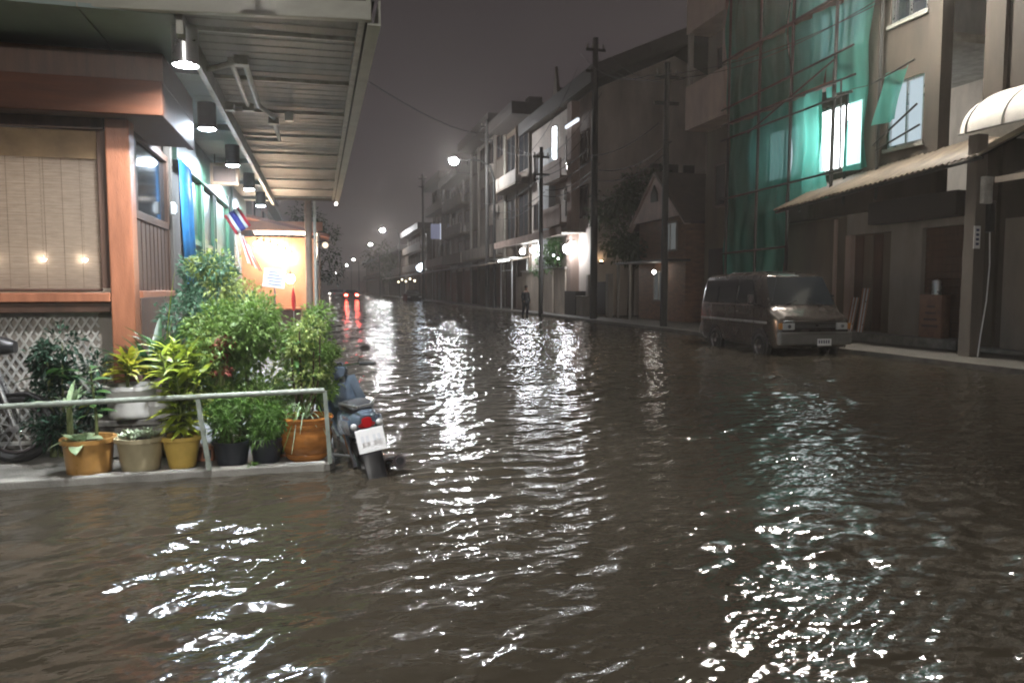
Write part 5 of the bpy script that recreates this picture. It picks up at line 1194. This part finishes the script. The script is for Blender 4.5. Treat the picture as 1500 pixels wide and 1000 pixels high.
for k in range(5):
    y = 96 + k * 5; t = thing("shop_bulb", ["nearest and rightmost of the yellow bulbs outside a far shop", "second nearest yellow bulb outside a far shop, hung higher", "middle one of five yellow bulbs outside a far shop", "fourth yellow bulb outside a far shop, hung higher", "farthest and leftmost yellow bulb outside a far shop"][k], "lamp", (12, y, 2.2), "yellow bulbs outside a far shop"); MB().ball((12.0, y, 2.4 + .3 * (k % 2)), .13).build("globe", glow("yb%d" % k, (1, .88, .6), 6), t); MB().tube([(12.0, y, 2.6), (12.0, y, 3.4)], .02, 5).build("cord", M_wire, t)
# cars far off
def car(label, x, y, yaw, m, tail=False, lit=True, group="distant cars in the flooded street"):
    t = thing("car", label, "car", (0, 0, 0), group); ORG[t.name] = (0, 0, 0)
    def rg(y, w, z0, z1, wt): return [(-w, y, z0), (-w, y, (z0 + z1) / 2), (-wt, y, z1), (wt, y, z1), (w, y, (z0 + z1) / 2), (w, y, z0)]
    MB().loft([rg(-2.15, .78, .3, .82, .72), rg(-1.9, .85, .25, .95, .80), rg(-1.0, .87, .25, 1.0, .82), rg(1.4, .87, .25, 1.02, .82), rg(2.05, .84, .25, .98, .78), rg(2.2, .78, .3, .8, .7)]).build("body", m, t, smooth=True)
    MB().loft([rg(-1.05, .80, .95, 1.0, .78), rg(-.35, .76, .95, 1.42, .60), rg(1.0, .76, .95, 1.44, .60), rg(1.75, .78, .95, 1.0, .74)]).build("cabin", M_glass, t, smooth=True)
    for sx in (-1, 1):
        for yy in (-1.35, 1.35):
            w = MB().torus((sx * .78, yy, .31), .22, .09, 20, 8).build("wheel", M_rubber, t, smooth=True)
        MB().box((sx * .66, 2.19, .80), (.30, .08, .14)).build("tail_light", G_tail if tail else M_taillens, t, bevel=.01)
        MB().box((sx * .62, -2.13, .68), (.30, .08, .14)).build("headlight", G_headl if lit else M_clearlens, t, bevel=.01)
    t.location = (x, y, -.2); t.rotation_euler = (0, 0, yaw); return t
car("distant car with glowing red brake lights, nearest one moving away", 3.9, 96, R(180), M_paint_van, True, False)
car("distant car with white headlights left of the brake lights", 2.5, 140, 0, M_dark, False, True)
car("unlit dark distant car just beyond the braking car", 3.0, 122, R(180), M_dark, False, False)
car("dark car parked at the right kerb far down the street", 10.2, 84, 0, M_dark, False, False)

# ---------------------------------------------------------------- rain haze in the street air
hz = MB().b2((-40, -20, -1.4), (60, 660, 17)).build("haze", None, kind="stuff")
hm = bpy.data.materials.new("rain haze"); hm.use_nodes = True; hn = hm.node_tree.nodes; hn.clear()
ho = hn.new("ShaderNodeOutputMaterial"); hv = hn.new("ShaderNodeVolumePrincipled"); hv.inputs["Color"].default_value = (.90, .83, .77, 1); hv.inputs["Density"].default_value = HAZE; hv.inputs["Anisotropy"].default_value = .45
hm.node_tree.links.new(hv.outputs[0], ho.inputs["Volume"]); hz.data.materials.append(hm)
# ---------------------------------------------------------------- walking person
def skin_body(name, verts, edges, radii, m, parent, sub=2):
    me = bpy.data.meshes.new(name); me.from_pydata(verts, edges, []); me.update(); me.materials.append(m)
    o = bpy.data.objects.new(name, me); COL.objects.link(o); o.parent = parent
    bm = bmesh.new(); bm.from_mesh(me); lay = bm.verts.layers.skin.verify()
    for i, v in enumerate(bm.verts):
        v[lay].radius = radii[i]; v[lay].use_root = (i == 0)
    bm.to_mesh(me); bm.free()
    o.modifiers.new("skin", 'SKIN').use_smooth_shade = True
    s = o.modifiers.new("sub", 'SUBSURF'); s.levels = sub; s.render_levels = sub
    return o
pe = thing("person", "person in dark clothes wading in front of the white shelter, arms at the sides", "person", (0, 0, 0)); ORG[pe.name] = (0, 0, 0)
V = [(0, 0, .90), (0, .01, 1.08), (0, .0, 1.28), (0, -.01, 1.40), (0, -.03, 1.47), (0, -.05, 1.56), (0, -.05, 1.64),
     (.10, 0, .86), (.11, -.02, .48), (.11, .03, .08), (.11, -.10, .03), (-.10, 0, .86), (-.11, .05, .48), (-.10, .12, .10), (-.10, .0, .03),
     (.17, 0, 1.37), (.25, .02, 1.10), (.24, -.06, .86), (.235, -.09, .78), (-.17, 0, 1.37), (-.24, .04, 1.10), (-.22, -.10, .90), (-.20, -.15, .83)]
E_ = [(0, 1), (1, 2), (2, 3), (3, 4), (4, 5), (5, 6), (0, 7), (7, 8), (8, 9), (9, 10), (0, 11), (11, 12), (12, 13), (13, 14), (3, 15), (15, 16), (16, 17), (17, 18), (3, 19), (19, 20), (20, 21), (21, 22)]
Rr = [(.14, .10), (.125, .09), (.14, .10), (.10, .08), (.05, .05), (.075, .09), (.07, .08), (.085, .09), (.055, .06), (.04, .045), (.035, .03), (.085, .09), (.055, .06), (.04, .045), (.035, .03), (.06, .06), (.042, .042), (.032, .032), (.035, .022), (.06, .06), (.042, .042), (.032, .032), (.035, .022)]
skin_body("body", V, E_, Rr, M_skin, pe)
grow = lambda idx, k: [(Rr[i][0] * k + .012, Rr[i][1] * k + .012) for i in idx]
ji = [1, 2, 3, 15, 16, 17, 19, 20, 21, 0]
skin_body("jacket", [V[i] for i in ji], [(0, 1), (1, 2), (2, 3), (3, 4), (4, 5), (2, 6), (6, 7), (7, 8), (0, 9)], grow(ji, 1.12), M_cloth_dark, pe)
ti = [0, 7, 8, 9, 11, 12, 13]
skin_body("trousers", [V[i] for i in ti], [(0, 1), (1, 2), (2, 3), (0, 4), (4, 5), (5, 6)], grow(ti, 1.12), M_cloth_dark, pe)
MB().ball((0, -.035, 1.655), .094, 14, 8, 1.0).build("hair", M_hair, pe, smooth=True)
pe.location = (10.6, 37.8, -.13); pe.rotation_euler = (0, 0, R(25))
print("objects", len(bpy.data.objects), "tris", sum(len(o.data.polygons) for o in bpy.data.objects if o.type == 'MESH'))
